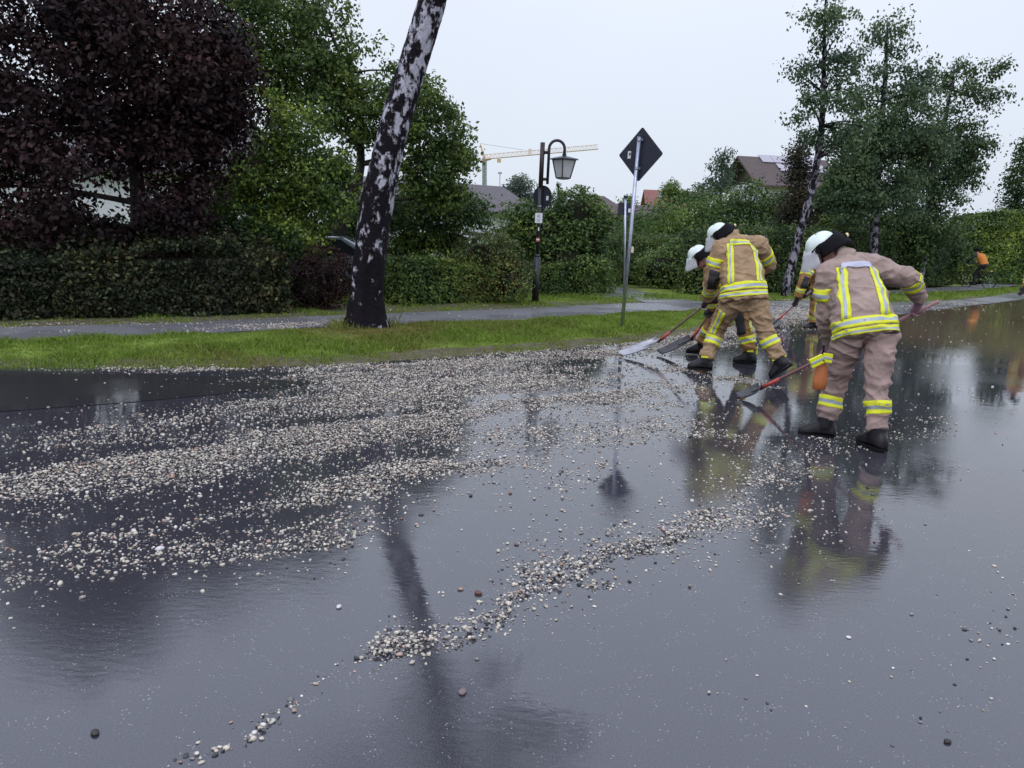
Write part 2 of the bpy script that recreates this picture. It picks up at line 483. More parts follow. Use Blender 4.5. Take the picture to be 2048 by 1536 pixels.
verge_f = [(-30, 3.2), (-12, 6.3)] + gp((0, 738), (300, 736), (640, 736), (760, 727), (1000, 709), (1240, 690), (1400, 668), (1500, 643))
verge_b = [(-30, 5.0), (-12, 7.9)] + gp((0, 688), (350, 671), (690, 651), (1000, 643), (1240, 628), (1400, 620), (1500, 630))
verge, verge_g = strip('grass_verge', verge_f, verge_b, 0.06, M['turf'])
path_poly = [(-40, 3.4)] + [tuple(v) for v in verge_b[1:]] + gp((1560, 640), (1640, 625), (1640, 600)) + (far_edge[::-1])
sheet('footpath', path_poly, 0.004, M['path'])
lawn_f = far_edge
lawn_b = [(q[0] - 8, q[1] + 12) for q in far_edge[:-2]] + gp((1215, 574), (1600, 577))
lawn, lawn_g = strip('far_lawn', lawn_f, lawn_b, 0.004, M['turf'], rows=9, amp=.001)
sheet('side_path', gp((1290, 606), (1420, 607), (1330, 592), (1262, 580), (1222, 572), (1208, 577)) , 0.010, M['path'])
sheet('side_path_branch', gp((1085, 595), (1215, 596), (1330, 600), (1255, 586), (1150, 589)), 0.014, M['path'])
rv_f = gp((1770, 606), (1860, 604), (1960, 597), (2010, 589), (2060, 584), (2200, 560))
rv_b = gp((1770, 592), (1850, 589), (1960, 582), (2040, 574), (2100, 566), (2200, 546))
rverge, rverge_g = strip('roadside_verge', rv_f, rv_b, 0.05, M['turf'], cols=40)
sheet('apron', gp((1640, 628), (1700, 640), (1780, 632), (1880, 618), (1990, 606), (2060, 597), (2200, 575), (2200, 566), (2060, 580), (1960, 594), (1860, 602), (1770, 605), (1660, 606)), 0.004, M['path'])
sheet('cycle_path', gp((1700, 594), (1850, 588), (1960, 581), (2040, 572), (2100, 564), (2200, 544), (2200, 530), (2060, 554), (1960, 570), (1850, 578), (1700, 588)), 0.03, M['path'])
sheet('road_patch', gp((-300, 752), (0, 745), (300, 748), (520, 757), (650, 766), (470, 786), (250, 806), (0, 824), (-300, 850)), 0.004, M['patch'])

# ------------------------------------------------------------------ gravel washed over the road
STROKES = [  # x, y, half-height, density along each streak
    [(60, 745, 4, .15), (420, 741, 7, .5), (640, 743, 9, .9), (800, 735, 14, 1), (1000, 717, 16, 1), (1200, 697, 18, 1), (1400, 674, 14, 1), (1520, 648, 18, .9), (1620, 625, 14, .8)],
    [(430, 850, 20, .25), (560, 825, 36, .5), (700, 800, 45, .75), (850, 780, 45, .9), (1000, 772, 42, 1), (1200, 783, 32, 1), (1340, 797, 13, .7), (1420, 803, 6, .15)],
    [(0, 985, 30, .9), (200, 952, 32, .85), (400, 912, 32, 1), (560, 882, 28, 1), (760, 850, 26, .85), (960, 822, 18, .7), (1040, 812, 12, .4)],
    [(0, 905, 24, .2), (200, 872, 20, .3), (400, 848, 16, .35), (600, 800, 20, .45), (700, 785, 20, .5)],
    [(260, 1090, 22, .3), (500, 1040, 28, .45), (640, 1008, 30, .8), (740, 978, 36, 1.1), (800, 950, 30, .85), (900, 935, 22, .65), (1100, 935, 18, .75), (1220, 938, 12, .35)],
    [(0, 1150, 40, .35), (200, 1105, 36, .4), (330, 1080, 24, .8), (480, 1085, 24, .5), (640, 1072, 24, .6), (740, 1055, 18, .25)],
    [(20, 1152, 7, .8), (130, 1143, 6, .9), (160, 1150, 4, .1)],
    [(840, 885, 24, .3), (1000, 872, 28, .34), (1200, 858, 34, .38), (1350, 848, 28, .42), (1450, 862, 18, .7), (1560, 885, 10, .4)],
    [(750, 1296, 18, .6), (800, 1284, 24, .95), (860, 1278, 22, .8), (900, 1262, 24, .4), (960, 1238, 22, .5), (1020, 1192, 24, .5), (1070, 1148, 26, .9), (1200, 1122, 32, .95), (1330, 1066, 30, .9), (1400, 1043, 28, .65), (1480, 1010, 34, .5), (1560, 975, 34, .5), (1640, 945, 34, .4)],
    [(880, 1300, 10, .3), (960, 1262, 9, .7), (1000, 1250, 6, .2)],
    [(1230, 1190, 8, .4), (1270, 1182, 11, .8), (1330, 1172, 10, .3)],
    [(340, 1535, 16, .3), (430, 1500, 15, .55), (500, 1482, 14, .55), (570, 1448, 14, .7), (620, 1420, 12, .6), (690, 1375, 9, .3), (760, 1320, 12, .3), (800, 1300, 8, .2)],
    [(1120, 722, 4, .5), (1250, 733, 5, .7), (1380, 744, 6, .9), (1500, 765, 6, .8), (1600, 777, 3, .25)],
    [(1060, 748, 8, .6), (1250, 762, 9, .8), (1380, 775, 6, .4)],
    [(1500, 925, 30, .14), (1620, 930, 44, .16), (1750, 900, 44, .13), (1850, 855, 20, .1), (1920, 835, 12, .05)],
    [(1400, 1100, 50, .08), (1560, 1050, 60, .07), (1700, 1000, 60, .05), (1850, 950, 60, .02)],
    [(0, 657, 2.5, .3), (250, 650, 2.5, .35), (450, 651, 4, .5), (620, 648, 5, .9), (690, 646, 3, .5)],
    [(1520, 628, 16, .8), (1580, 626, 16, .9), (1640, 622, 12, .7)],
    [(1700, 628, 5, .25), (1850, 612, 5, .2), (2040, 595, 4, .15)],
    [(1900, 1300, 90, .012), (2048, 1200, 90, .03)],
    [(1300, 800, 26, .35), (1420, 830, 20, .25)],
]
def density(x, y):
    D = np.full(len(x), 0.0)
    for s_ in STROKES:
        a = np.array(s_, float)
        yy = np.interp(x, a[:, 0], a[:, 1]); ww = np.interp(x, a[:, 0], a[:, 2]); dd = np.interp(x, a[:, 0], a[:, 3])
        end = np.clip(np.minimum(x - a[0, 0] + 25, a[-1, 0] - x + 25) / 50, 0, 1)
        if a[0, 0] <= 0: end = np.clip((a[-1, 0] - x + 25) / 50, 0, 1)
        D = np.maximum(D, dd * end * np.maximum(np.exp(-np.abs((y - yy) / ww) ** 2.6 * 0.8), .24 * np.exp(-np.abs((y - yy) / (ww * 2.2)) ** 2)))
    return D

NC = 3600000
cx = rng.uniform(-7, 17, NC); cyy = rng.uniform(1.9, 24, NC)
pts = np.c_[cx, cyy, np.zeros(NC)]
ux, uy = pix(pts)
ok = (ux > -60) & (ux < 2110) & (uy < 1560)
pts, ux, uy = pts[ok], ux[ok], uy[ok]
# wobbling the lookup breaks the streaks into tongues and clumps
def fbm(x, y, s, seed):
    r_ = np.random.default_rng(seed); v = 0
    for k in range(7):
        a = r_.uniform(0, 6.28); f = s * (1.6 ** k) * r_.uniform(.8, 1.2); p0 = r_.uniform(0, 6.28)
        v = v + np.sin((x * math.cos(a) + y * math.sin(a)) * f + p0 + 1.3 * np.sin(x * f * .7 * math.sin(a) + y * f * .8 + p0)) / (1.35 ** k)
    return v
sc = (uy - 440) / 500
d = density(ux + 26 * fbm(pts[:, 0], pts[:, 1], 2.2, 3) * sc, uy + 9 * fbm(pts[:, 0], pts[:, 1], 2.8, 5) * sc)
cl = 0.70 + 0.34 * fbm(pts[:, 0], pts[:, 1], 3.5, 9)
d = d * np.clip(cl, 0.06, 1.5) + 0.0022 * np.clip(0.6 + 0.5 * fbm(pts[:, 0], pts[:, 1], 1.2, 4), 0, 2)
keep = rng.random(len(d)) < d * np.interp(pts[:, 1], [0, 4.5, 8, 12, 20], [1.3, 1.2, .9, .55, .4])
# keep stones off the verge top
pts, d, ux, uy = pts[keep], d[keep], ux[keep], uy[keep]
def pebbles(name, pts, d, sub, seed):
    r_ = np.random.default_rng(seed)
    n = len(pts)
    bm = bmesh.new()
    if sub: bmesh.ops.create_icosphere(bm, subdivisions=sub, radius=1.0)
    else:
        bmesh.ops.create_cone(bm, cap_ends=True, cap_tris=True, segments=5, radius1=.9, radius2=.65, depth=1.3)
        bmesh.ops.triangulate(bm, faces=bm.faces)
    base = np.array([v.co[:] for v in bm.verts]); bf = np.array([[v.index for v in f.verts] for f in bm.faces]); bm.free()
    k = len(base)
    shp = [base * (1 + 0.16 * r_.standard_normal((k, 1))) for _ in range(12)]
    sid = r_.integers(0, 12, n)
    V = np.array(shp)[sid]
    size = np.clip(np.exp(r_.normal(np.where(r_.random(n) < .5, math.log(0.0034), math.log(0.0066)), 0.32, n)), 0.0018, 0.0135) * np.interp(pts[:, 1], [0, 7, 12, 20], [1, 1, 1.3, 1.5])
    s3 = size[:, None] * np.c_[r_.uniform(.85, 1.35, n), r_.uniform(.75, 1.1, n), r_.uniform(.42, .75, n)]
    V = V * s3[:, None, :]
    a = r_.uniform(0, 6.283, n); tl = r_.normal(0, .25, n)
    ca, sa, ct, st = np.cos(a), np.sin(a), np.cos(tl), np.sin(tl)
    X = V[..., 0] * ct[:, None] - V[..., 2] * st[:, None]; Z = V[..., 0] * st[:, None] + V[..., 2] * ct[:, None]; Y = V[..., 1]
    V = np.stack([X * ca[:, None] - Y * sa[:, None], X * sa[:, None] + Y * ca[:, None], Z], -1)
    z = s3[:, 2] * r_.uniform(0.15, 0.75, n) + np.where(d > .55, r_.uniform(0, 0.020, n) * np.minimum(d, 1), 0)
    V = V + (pts + np.c_[np.zeros((n, 2)), z])[:, None, :]
    F = (bf[None] + (np.arange(n) * k)[:, None, None]).reshape(-1, 3)
    pal = np.array([(.62, .56, .46), (.52, .46, .37), (.68, .65, .58), (.31, .28, .25), (.16, .15, .15), (.05, .05, .055), (.34, .20, .14), (.44, .30, .25)])
    pc = pal[r_.choice(8, n, p=[.24, .20, .12, .14, .12, .12, .03, .03])] * r_.uniform(.75, 1.15, (n, 1))
    o = npmesh(name, V.reshape(-1, 3), F, M['pebble'], col=np.repeat(pc, k, 0), smooth=True)
    o['kind'] = 'stuff'
    return o
M['pebble'] = mat('wet pebble', (.5, .5, .5), 0.38, attr=True, var=0.18, vscale=120, spec=0.5)
nearm = pts[:, 1] < 8.5
g1 = pebbles('gravel', pts[nearm], d[nearm], 1, 21)
g1['label'] = 'pale wet gravel strewn in streaks over the near road'
g2 = pebbles('gravel', pts[~nearm], d[~nearm], 0, 22)
g2['label'] = 'pale wet gravel spread across the far road by the verge'
print('pebbles', nearm.sum(), (~nearm).sum())

# a few stones that lie alone on the wet asphalt
def stone(x, y, r_, c, label, seed):
    bm = bmesh.new(); bmesh.ops.create_icosphere(bm, subdivisions=2, radius=1.0)
    q = np.random.default_rng(seed)
    V = np.array([v.co[:] for v in bm.verts]); F = [[v.index for v in f.verts] for f in bm.faces]; bm.free()
    V = V * (1 + 0.12 * np.array([mn.noise(Vector(v) * 1.6 + Vector((seed, 0, 0))) for v in V]))[:, None]
    r_ = r_ * .72
    V = V * np.array([1.25, .95, .62]) * r_
    a = q.uniform(0, 6.28); V[:, :2] = V[:, :2] @ np.array([[math.cos(a), -math.sin(a)], [math.sin(a), math.cos(a)]])
    g = G(x, y)
    o = npmesh('stone', V + g + [0, 0, r_ * .4], F, mat('stone', c, 0.4, var=0.25, vscale=60), smooth=True)
    o.location = (0, 0, 0)
    tag(o, label, 'stone')
stone(957, 1188, .020, (.14, .055, .04), 'dark red stone at the left end of the long gravel streak', 1)
stone(678, 1215, .016, (.66, .64, .60), 'single white stone left of the birch reflection', 2)
stone(1697, 1276, .012, (.66, .62, .62), 'single white stone on bare wet road below the person reflection', 3)
stone(1895, 1485, .015, (.02, .016, .014), 'small black stone near the bottom right corner', 4)
stone(925, 1386, .020, (.20, .15, .15), 'dull mauve stone low in the road below the gravel streak', 5)
stone(1033, 1090, .015, (.20, .12, .11), 'lone brown stone on the bare wet road above the gravel streak', 6)
stone(190, 1468, .018, (.03, .025, .02), 'dark stone on wet road near the bottom left corner', 7)
stone(320, 1100, .026, (.62, .58, .60), 'largest pale stone on the left gravel patch', 8)

# ------------------------------------------------------------------ grass blades
def blades(name, grid, per_m2, hmin, hmax, seed, label, brown=None, edge_in=0.0):
    r_ = np.random.default_rng(seed)
    g = np.asarray(grid); C, K = g.shape[:2]
    A, B, D_, E_ = g[:-1, :-1], g[1:, :-1], g[:-1, 1:], g[1:, 1:]
    area = np.linalg.norm(np.cross(B - A, D_ - A), axis=-1)
    cen = (A + B + D_ + E_) / 4
    ux_, uy_ = pix(cen.reshape(-1, 3))
    vis = ((ux_ > -250) & (ux_ < 2300) & (cen.reshape(-1, 3)[:, 1] > 1)).reshape(area.shape)
    cnt = r_.poisson(area * per_m2 * vis)
    idx = np.repeat(np.arange(cnt.size), cnt.ravel())
    i, j = idx // cnt.shape[1], idx % cnt.shape[1]
    n = len(idx)
    u = r_.random((n, 1)); v = r_.random((n, 1))
    p_ = (A[i, j] * (1 - u) + B[i, j] * u) * (1 - v) + (D_[i, j] * (1 - u) + E_[i, j] * u) * v
    tuft = np.clip(0.75 + 0.45 * fbm(p_[:, 0], p_[:, 1], 2.5, seed), .25, 1.7)
    edge = np.where((j == 0) | (j == K - 2), 0.6, 1.0)
    h = r_.uniform(hmin, hmax, n) * tuft * edge
    w = r_.uniform(.0035, .007, n) * (1 + np.clip(p_[:, 1] - 12, 0, 30) * .05)
    a = r_.uniform(0, 6.283, n); ln = r_.normal(0, .45, (n, 2))
    dx = np.c_[np.cos(a) * w, np.sin(a) * w, np.zeros(n)]
    tip = p_ + np.c_[ln * h[:, None], h]
    mid = p_ + np.c_[ln * h[:, None] * .35, h * .6]
    V = np.stack([p_ - dx, p_ + dx, mid + dx * .7, tip, mid - dx * .7], 1).reshape(-1, 3)
    F = (np.arange(n) * 5)[:, None] + np.arange(5)[None]
    base = np.array([(.200, .305, .045), (.25, .335, .055), (.140, .235, .040), (.31, .34, .11)])
    c = base[r_.choice(4, n, p=[.4, .25, .25, .10])] * r_.uniform(.7, 1.2, (n, 1))
    if brown is not None:
        f = brown(p_)[:, None]
        c = c * (1 - f) + np.array([(.26, .20, .08)]) * r_.uniform(.6, 1.2, (n, 1)) * f
    o = npmesh(name, V, F, M['grass'], col=np.repeat(c, 5, 0))
    o['kind'] = 'stuff'; o['label'] = label
    return o
bbase = G(735, 662)
def brown(p_):
    d1 = np.linalg.norm(p_[:, :2] - bbase[:2], axis=1)
    x_, y_ = pix(p_)
    fr = np.interp(x_, [0, 640, 760, 1000, 1240, 1400, 1500], [738, 736, 727, 709, 690, 668, 643]) - y_
    return np.clip(np.clip(1.1 - d1 * .8, 0, .75) + np.clip(.55 - fr / 50, 0, .5) * (x_ > 500) + .18 * fbm(p_[:, 0], p_[:, 1], 1.4, 2), 0, .85)
blades('grass', verge_g, 3000, .025, .075, 31, 'wet green grass of the strip between road and footpath', brown)
blades('grass', lawn_g[:, :5], 700, .04, .10, 32, 'green grass along the far side of the footpath')
blades('grass', rverge_g, 420, .05, .11, 33, 'green grass strip beside the cycle path at the right')
# longer tufts round the birch foot
tf = np.array([[bbase + [math.cos(a) * r_, math.sin(a) * r_, 0.05] for r_ in (.26, .42, .62)] for a in np.linspace(0, 6.283, 25)])
blades('grass', tf, 900, .10, .26, 34, 'long dry tufts round the foot of the leaning birch', lambda p_: np.full(len(p_), .45))

# ------------------------------------------------------------------ vegetation
PAL = dict(
    green=[(0.068, 0.115, 0.026), (0.089, 0.143, 0.030), (0.048, 0.088, 0.023), (0.127, 0.169, 0.035)],
    lime=[(0.264, 0.351, 0.056), (0.200, 0.300, 0.056), (0.150, 0.239, 0.051)],
    mid=[(0.089, 0.156, 0.044), (0.118, 0.187, 0.051), (0.071, 0.125, 0.039), (0.146, 0.205, 0.051)],
    dark=[(0.040, 0.071, 0.023), (0.055, 0.092, 0.028), (0.030, 0.057, 0.021)],
    purple=[(0.024, 0.013, 0.014), (0.033, 0.016, 0.017), (0.017, 0.010, 0.013), (0.041, 0.021, 0.021)],
    barberry=[(0.038, 0.017, 0.017), (0.026, 0.013, 0.013), (0.049, 0.026, 0.021)],
    thuja=[(0.130, 0.184, 0.047), (0.100, 0.151, 0.046), (0.073, 0.121, 0.042)],
    birch=[(0.080, 0.132, 0.061), (0.105, 0.156, 0.073), (0.061, 0.105, 0.052)],
    brownish=[(0.207, 0.183, 0.057), (0.152, 0.169, 0.052), (0.120, 0.156, 0.052), (0.250, 0.183, 0.064)],
    grey=[(0.122, 0.151, 0.114), (0.143, 0.179, 0.136), (0.100, 0.129, 0.100)],
    ivy=[(0.106, 0.167, 0.038), (0.071, 0.118, 0.032), (0.164, 0.226, 0.052)],
    shade=[(.020, .028, .012), (.028, .042, .016), (.014, .020, .010), (.022, .030, .014), (.085, .110, .045), (.060, .050, .025)],  # shade of the tree overhead put into the leaf colours, few highlight-bright leaves
    redbrown=[(0.050, 0.040, 0.026), (0.040, 0.046, 0.024), (0.030, 0.036, 0.020)],
)
def leaf_mesh(c, size, pal, seed, name, parent, m, outward=None, aspect=0.55, droop=0.0, flat=0.6):
    """leaf-sized folded faces at points c"""
    r_ = np.random.default_rng(seed)
    n = len(c)
    s = size * r_.uniform(.65, 1.3, n)[:, None]
    nr = r_.standard_normal((n, 3)); nr[:, 2] = np.abs(nr[:, 2]) * flat + .15
    if outward is not None: nr = nr + outward * .9
    nr /= np.linalg.norm(nr, axis=1)[:, None]
    t = r_.standard_normal((n, 3)); t[:, 2] -= droop
    t = t - nr * (t * nr).sum(1)[:, None]; t /= np.linalg.norm(t, axis=1)[:, None] + 1e-9
    b = np.cross(nr, t)
    V = np.stack([c - t * s * .5, c + b * s * aspect * .5 - nr * s * .10, c + t * s * .5 - nr * s * .08, c - b * s * aspect * .5 - nr * s * .10], 1)
    F = np.arange(n * 4).reshape(n, 4)
    pal = np.array(pal)
    ph = fbm(c[:, 0] + c[:, 1] * .6, c[:, 2] * 1.2 + c[:, 1] * .4, 2.2 if size < .1 else 1.2, seed + 9)[:, None]
    cl = pal[r_.integers(0, len(pal), n)] * r_.uniform(.65, 1.35, (n, 1)) * np.clip(1 + .17 * ph, .5, 1.7) * (1 + .07 * ph * np.array([[1.0, 0.2, -.6]]))
    return npmesh(name, V.reshape(-1, 3), F, m, parent, col=np.repeat(cl, 4, 0))

def clumps(blobs, seed, fill=0.45):
    r_ = np.random.default_rng(seed)
    outl = []
    for (c, rad, n) in blobs:
        v = r_.standard_normal((n, 3)); v /= np.linalg.norm(v, axis=1)[:, None]
        rr = r_.random(n) ** fill
        outl.append(np.asarray(c) + v * rr[:, None] * np.asarray(rad))
    return np.concatenate(outl)

def spread(cc, per, r, seed, squash=.7):
    r_ = np.random.default_rng(seed)
    off = np.clip(r_.standard_normal((len(cc), per, 3)), -1.9, 1.9) * np.array([r, r, r * squash]) * r_.uniform(.6, 1.3, (len(cc), 1, 1))
    return (cc[:, None] + off).reshape(-1, 3), (off / (np.linalg.norm(off, axis=2)[..., None] + 1e-6)).reshape(-1, 3)

def tree(name, label, base, trunk, blobs, pal, leaf, per, cr, seed, m='leaf', bark='bark', nlimb=14, cat='tree', group=None, droop=0, fill=.45, zmin=None, limb_r=.035, seg=9, holes=()):
    root = tag(empty(name, base), label, cat, group)
    cc = clumps(blobs, seed, fill)
    if zmin is not None: cc = cc[cc[:, 2] > zmin]
    for (hx, hy, hw, hh_) in holes:                     # openings in the crown
        x_, y_ = pix(cc); cc = cc[((x_ - hx) / hw) ** 2 + ((y_ - hy) / hh_) ** 2 > 1]
    pts, outw = spread(cc, per, cr, seed + 1)
    leaf_mesh(pts, leaf, pal, seed + 2, 'crown', root, M[m], outw, droop=droop)
    if trunk:
        tp = spline([t[0] for t in trunk], 12); tr = np.interp(np.linspace(0, 1, 12), np.linspace(0, 1, len(trunk)), [t[1] for t in trunk])
        mb = MB().tube(tp, tr, seg)
        r_ = random.Random(seed)
        pick = r_.sample(range(len(cc)), min(nlimb, len(cc)))
        for k in pick:
            q = cc[k]
            below = [i for i in range(3, 12) if tp[i][2] < q[2] + .2] or [3]
            i = min(below, key=lambda i: np.linalg.norm(tp[i] - q) - .3 * tp[i][2])
            a = tp[i]; mid = (a + q) / 2 + np.array([r_.uniform(-.2, .2), r_.uniform(-.2, .2), r_.uniform(0, .35)]) * np.linalg.norm(q - a) * .3
            mb.tube(spline([a, mid, q], 7), np.linspace(min(tr[i] * .55, limb_r), .006, 7), 6)
        mb.build('trunk', M[bark], root, smooth=True)
    return root

def bush(name, label, blobs, pal, leaf, n, seed, cat='bush', m='leaf', base=None, group=None, core=True, droop=0, lump=.16):
    """shrub or hedge: ellipsoid bodies with leaves over their surface and twigs inside"""
    r_ = np.random.default_rng(seed)
    b0 = np.array(blobs[0][0], float); b0[2] = 0
    root = tag(empty(name, base if base is not None else b0), label, cat, group)
    P_, O_ = [], []
    tot = sum(b[1][0] * b[1][2] + b[1][1] * b[1][2] + b[1][0] * b[1][1] for b in blobs)
    mb = MB()
    for (c, rad) in blobs:
        c = np.asarray(c, float); rad = np.asarray(rad, float)
        k = int(n * (rad[0] * rad[2] + rad[1] * rad[2] + rad[0] * rad[1]) / tot)
        cs_ = max(.13, leaf * 2.2) * (1 + lump)                       # leaf clumps standing out of the bush, dark gaps between
        ns_ = int(4 * math.pi * (rad.prod() ** (2 / 3)) / (cs_ * cs_) * 1.25) + 10
        v = r_.standard_normal((ns_, 3)); v /= np.linalg.norm(v, axis=1)[:, None]
        sc_ = c + v * rad * r_.uniform(.72, 1.05, (ns_, 1)); sr = cs_ * r_.uniform(.6, 1.35, ns_)
        i = r_.integers(0, ns_, k)
        w = r_.standard_normal((k, 3)) + v[i] * .8 + np.array([0, 0, .7]); w /= np.linalg.norm(w, axis=1)[:, None]
        P_.append(sc_[i] + w * (sr[i] * r_.uniform(.65, 1.05, k))[:, None] * np.array([1, 1, .75])); O_.append(w)
        if core: mb.ball(c, tuple(rad * .66), nu=12, nv=8)
    Pn, On = np.concatenate(P_), np.concatenate(O_)
    ok = Pn[:, 2] > 0.02
    leaf_mesh(Pn[ok], leaf, pal, seed + 1, 'foliage', root, M[m], On[ok], droop=droop)
    if core: mb.build('branches', M['core'], root)
    return root

def hedge(name, label, line, width, height, pal, leaf, dens, seed, cat='hedge', top_jit=.12, m='leaf', group=None, droop=0):
    """clipped hedge along a polyline of ground points"""
    r_ = np.random.default_rng(seed)
    line = np.array([l[:2] for l in line], float)
    height = np.array(height if np.ndim(height) else [height] * len(line), float)
    seg = np.linalg.norm(np.diff(line, axis=0), axis=1); cum = np.r_[0, np.cumsum(seg)]
    tot = cum[-1]
    sd_ = np.diff(line, axis=0) / seg[:, None]
    vt = np.r_[sd_[:1], (sd_[1:] + sd_[:-1]) / 2, sd_[-1:]]
    n = int(dens * tot * (2 * height.mean() + width))
    s = r_.uniform(0, tot, n)
    def at(s):
        q = np.c_[np.interp(s, cum, line[:, 0]), np.interp(s, cum, line[:, 1])]
        i = np.clip(np.searchsorted(cum, s) - 1, 0, len(seg) - 1)
        d_ = np.c_[np.interp(s, cum, vt[:, 0]), np.interp(s, cum, vt[:, 1])]; d_ /= np.linalg.norm(d_, axis=1)[:, None]
        return q, np.c_[d_[:, 1], -d_[:, 0]], np.interp(s, cum, height)
    q, nrm, hh = at(s)
    face = r_.random(n); tf = width / (2 * height.mean() + width)
    side = np.where(face < tf, 0, np.where(face < tf + (1 - tf) * .7, 1, -1))
    lat = np.where(side == 0, r_.uniform(-.5, .5, n), side * (.5 - np.abs(r_.normal(0, .05, n)))) * width
    z = np.where(side == 0, hh - np.abs(r_.normal(0, .05, n)), r_.uniform(0.02, 1, n) * hh)
    bul = np.clip(.035 * fbm(s * 1.2, z * 2, 1.9, seed), -.05, .14)
    lat = lat + np.where(side != 0, side * bul, 0); z = z + np.where(z > hh * .85, top_jit * fbm(s, lat * 2, 2.1, seed + 3) * .5 + np.where(r_.random(n) < .06, r_.uniform(0, .22, n), 0), 0)
    Pn = np.c_[q + nrm * lat[:, None], z]
    On = np.c_[nrm * side[:, None], np.where(side == 0, 1, .15)]
    for e_ in (0, 1):                                   # leaves over both ends
        k = int(dens * 1.3 * width * height[-e_]); q2, n2, h2 = at(np.full(k, tot * e_ + (.001 if not e_ else -.001)))
        d2 = np.c_[-n2[:, 1], n2[:, 0]] * (1 if e_ else -1)
        rr = r_.uniform(-.5, .5, k)
        Pn = np.r_[Pn, np.c_[q2 + n2 * (rr * width)[:, None] - d2 * (np.abs(r_.normal(0, .05, k)) + .10 * (2 * rr) ** 4)[:, None], r_.uniform(.02, 1, k) * h2]]
        On = np.r_[On, np.c_[d2, np.full(k, .15)]]
    root = tag(empty(name, (line[0][0], line[0][1], 0)), label, cat, group)
    leaf_mesh(Pn, leaf, pal, seed + 1, 'foliage', root, M[m], On, droop=droop)
    ss = np.linspace(min(.22, tot * .2), tot - min(.22, tot * .2), 14); q, nrm, hh = at(ss)
    w = width * .34
    rings = [[(a[0] + b[0] * w, a[1] + b[1] * w, 0), (a[0] + b[0] * w, a[1] + b[1] * w, h * .84), (a[0] - b[0] * w, a[1] - b[1] * w, h * .84), (a[0] - b[0] * w, a[1] - b[1] * w, 0)] for a, b, h in zip(q, nrm, hh)]
    MB().rings(rings).build('branches', M['core'], root)
    return root

def Z0(v):
    v = np.array(v, float); v[2] = 0
    return v
def B(x, y, Y, rx, ry, rz, n):
    return (P(x, y, Y), (rx, ry, rz), n)

# the leaning birch in the middle: black and white bark
def birch_bark(name, z_lo, z_hi, scale, black, wf=1.0):
    m = bpy.data.materials.new(name); m.use_nodes = True
    t = m.node_tree; N = t.nodes; b = N['Principled BSDF']; L = t.links.new
    tcn = N.new('ShaderNodeTexCoord'); mp = N.new('ShaderNodeMapping'); mp.inputs['Scale'].default_value = (1, 1, .62)
    L(tcn.outputs['Object'], mp.inputs[0])
    n1 = N.new('ShaderNodeTexNoise'); n1.inputs['Scale'].default_value = scale; n1.inputs['Detail'].default_value = 7; n1.inputs['Roughness'].default_value = .64; n1.inputs['Distortion'].default_value = .25
    L(mp.outputs[0], n1.inputs['Vector'])
    sp = N.new('ShaderNodeSeparateXYZ'); L(tcn.outputs['Object'], sp.inputs[0])
    hr = N.new('ShaderNodeMapRange')
    for i, v in enumerate((z_lo, z_hi, black[0], black[1])): hr.inputs[i + 1].default_value = v
    L(sp.outputs[2], hr.inputs[0])
    ad = N.new('ShaderNodeMath'); ad.operation = 'ADD'; L(n1.outputs[0], ad.inputs[0]); L(hr.outputs[0], ad.inputs[1])
    st = N.new('ShaderNodeMapRange')
    for i, v in enumerate((.478, .54, 0, 1)): st.inputs[i + 1].default_value = v
    L(ad.outputs[0], st.inputs[0])
    n2 = N.new('ShaderNodeTexNoise'); n2.inputs['Scale'].default_value = 30; n2.inputs['Detail'].default_value = 4
    L(mp.outputs[0], n2.inputs['Vector'])
    cw = N.new('ShaderNodeMix'); cw.data_type = 'RGBA'; cw.inputs[6].default_value = (.28 * wf, .27 * wf, .32 * wf, 1); cw.inputs[7].default_value = (.62 * wf, .61 * wf, .70 * wf, 1); L(n2.outputs[0], cw.inputs[0])
    cb = N.new('ShaderNodeMix'); cb.data_type = 'RGBA'; cb.inputs[6].default_value = (.004, .0035, .006, 1); cb.inputs[7].default_value = (.018, .014, .018, 1); L(n2.outputs[0], cb.inputs[0])
    mx = N.new('ShaderNodeMix'); mx.data_type = 'RGBA'; L(st.outputs[0], mx.inputs[0]); L(cb.outputs[2], mx.inputs[6]); L(cw.outputs[2], mx.inputs[7])
    L(mx.outputs[2], b.inputs['Base Color']); b.inputs['Roughness'].default_value = .85; b.inputs['Specular IOR Level'].default_value = .12
    bp = N.new('ShaderNodeBump'); bp.inputs['Strength'].default_value = .9; bp.inputs['Distance'].default_value = .02
    sm = N.new('ShaderNodeMath'); sm.operation = 'SUBTRACT'; L(n2.outputs[0], sm.inputs[0]); L(st.outputs[0], sm.inputs[1])
    L(sm.outputs[0], bp.inputs['Height']); L(bp.outputs[0], b.inputs['Normal'])
    return m
M['birchbark'] = birch_bark('old birch bark', 0.5, 2.2, 7.5, (-.13, -.012))
M['birchbark_far'] = birch_bark('birch bark', 0.0, 5.0, 9.0, (.03, -.04), .55)

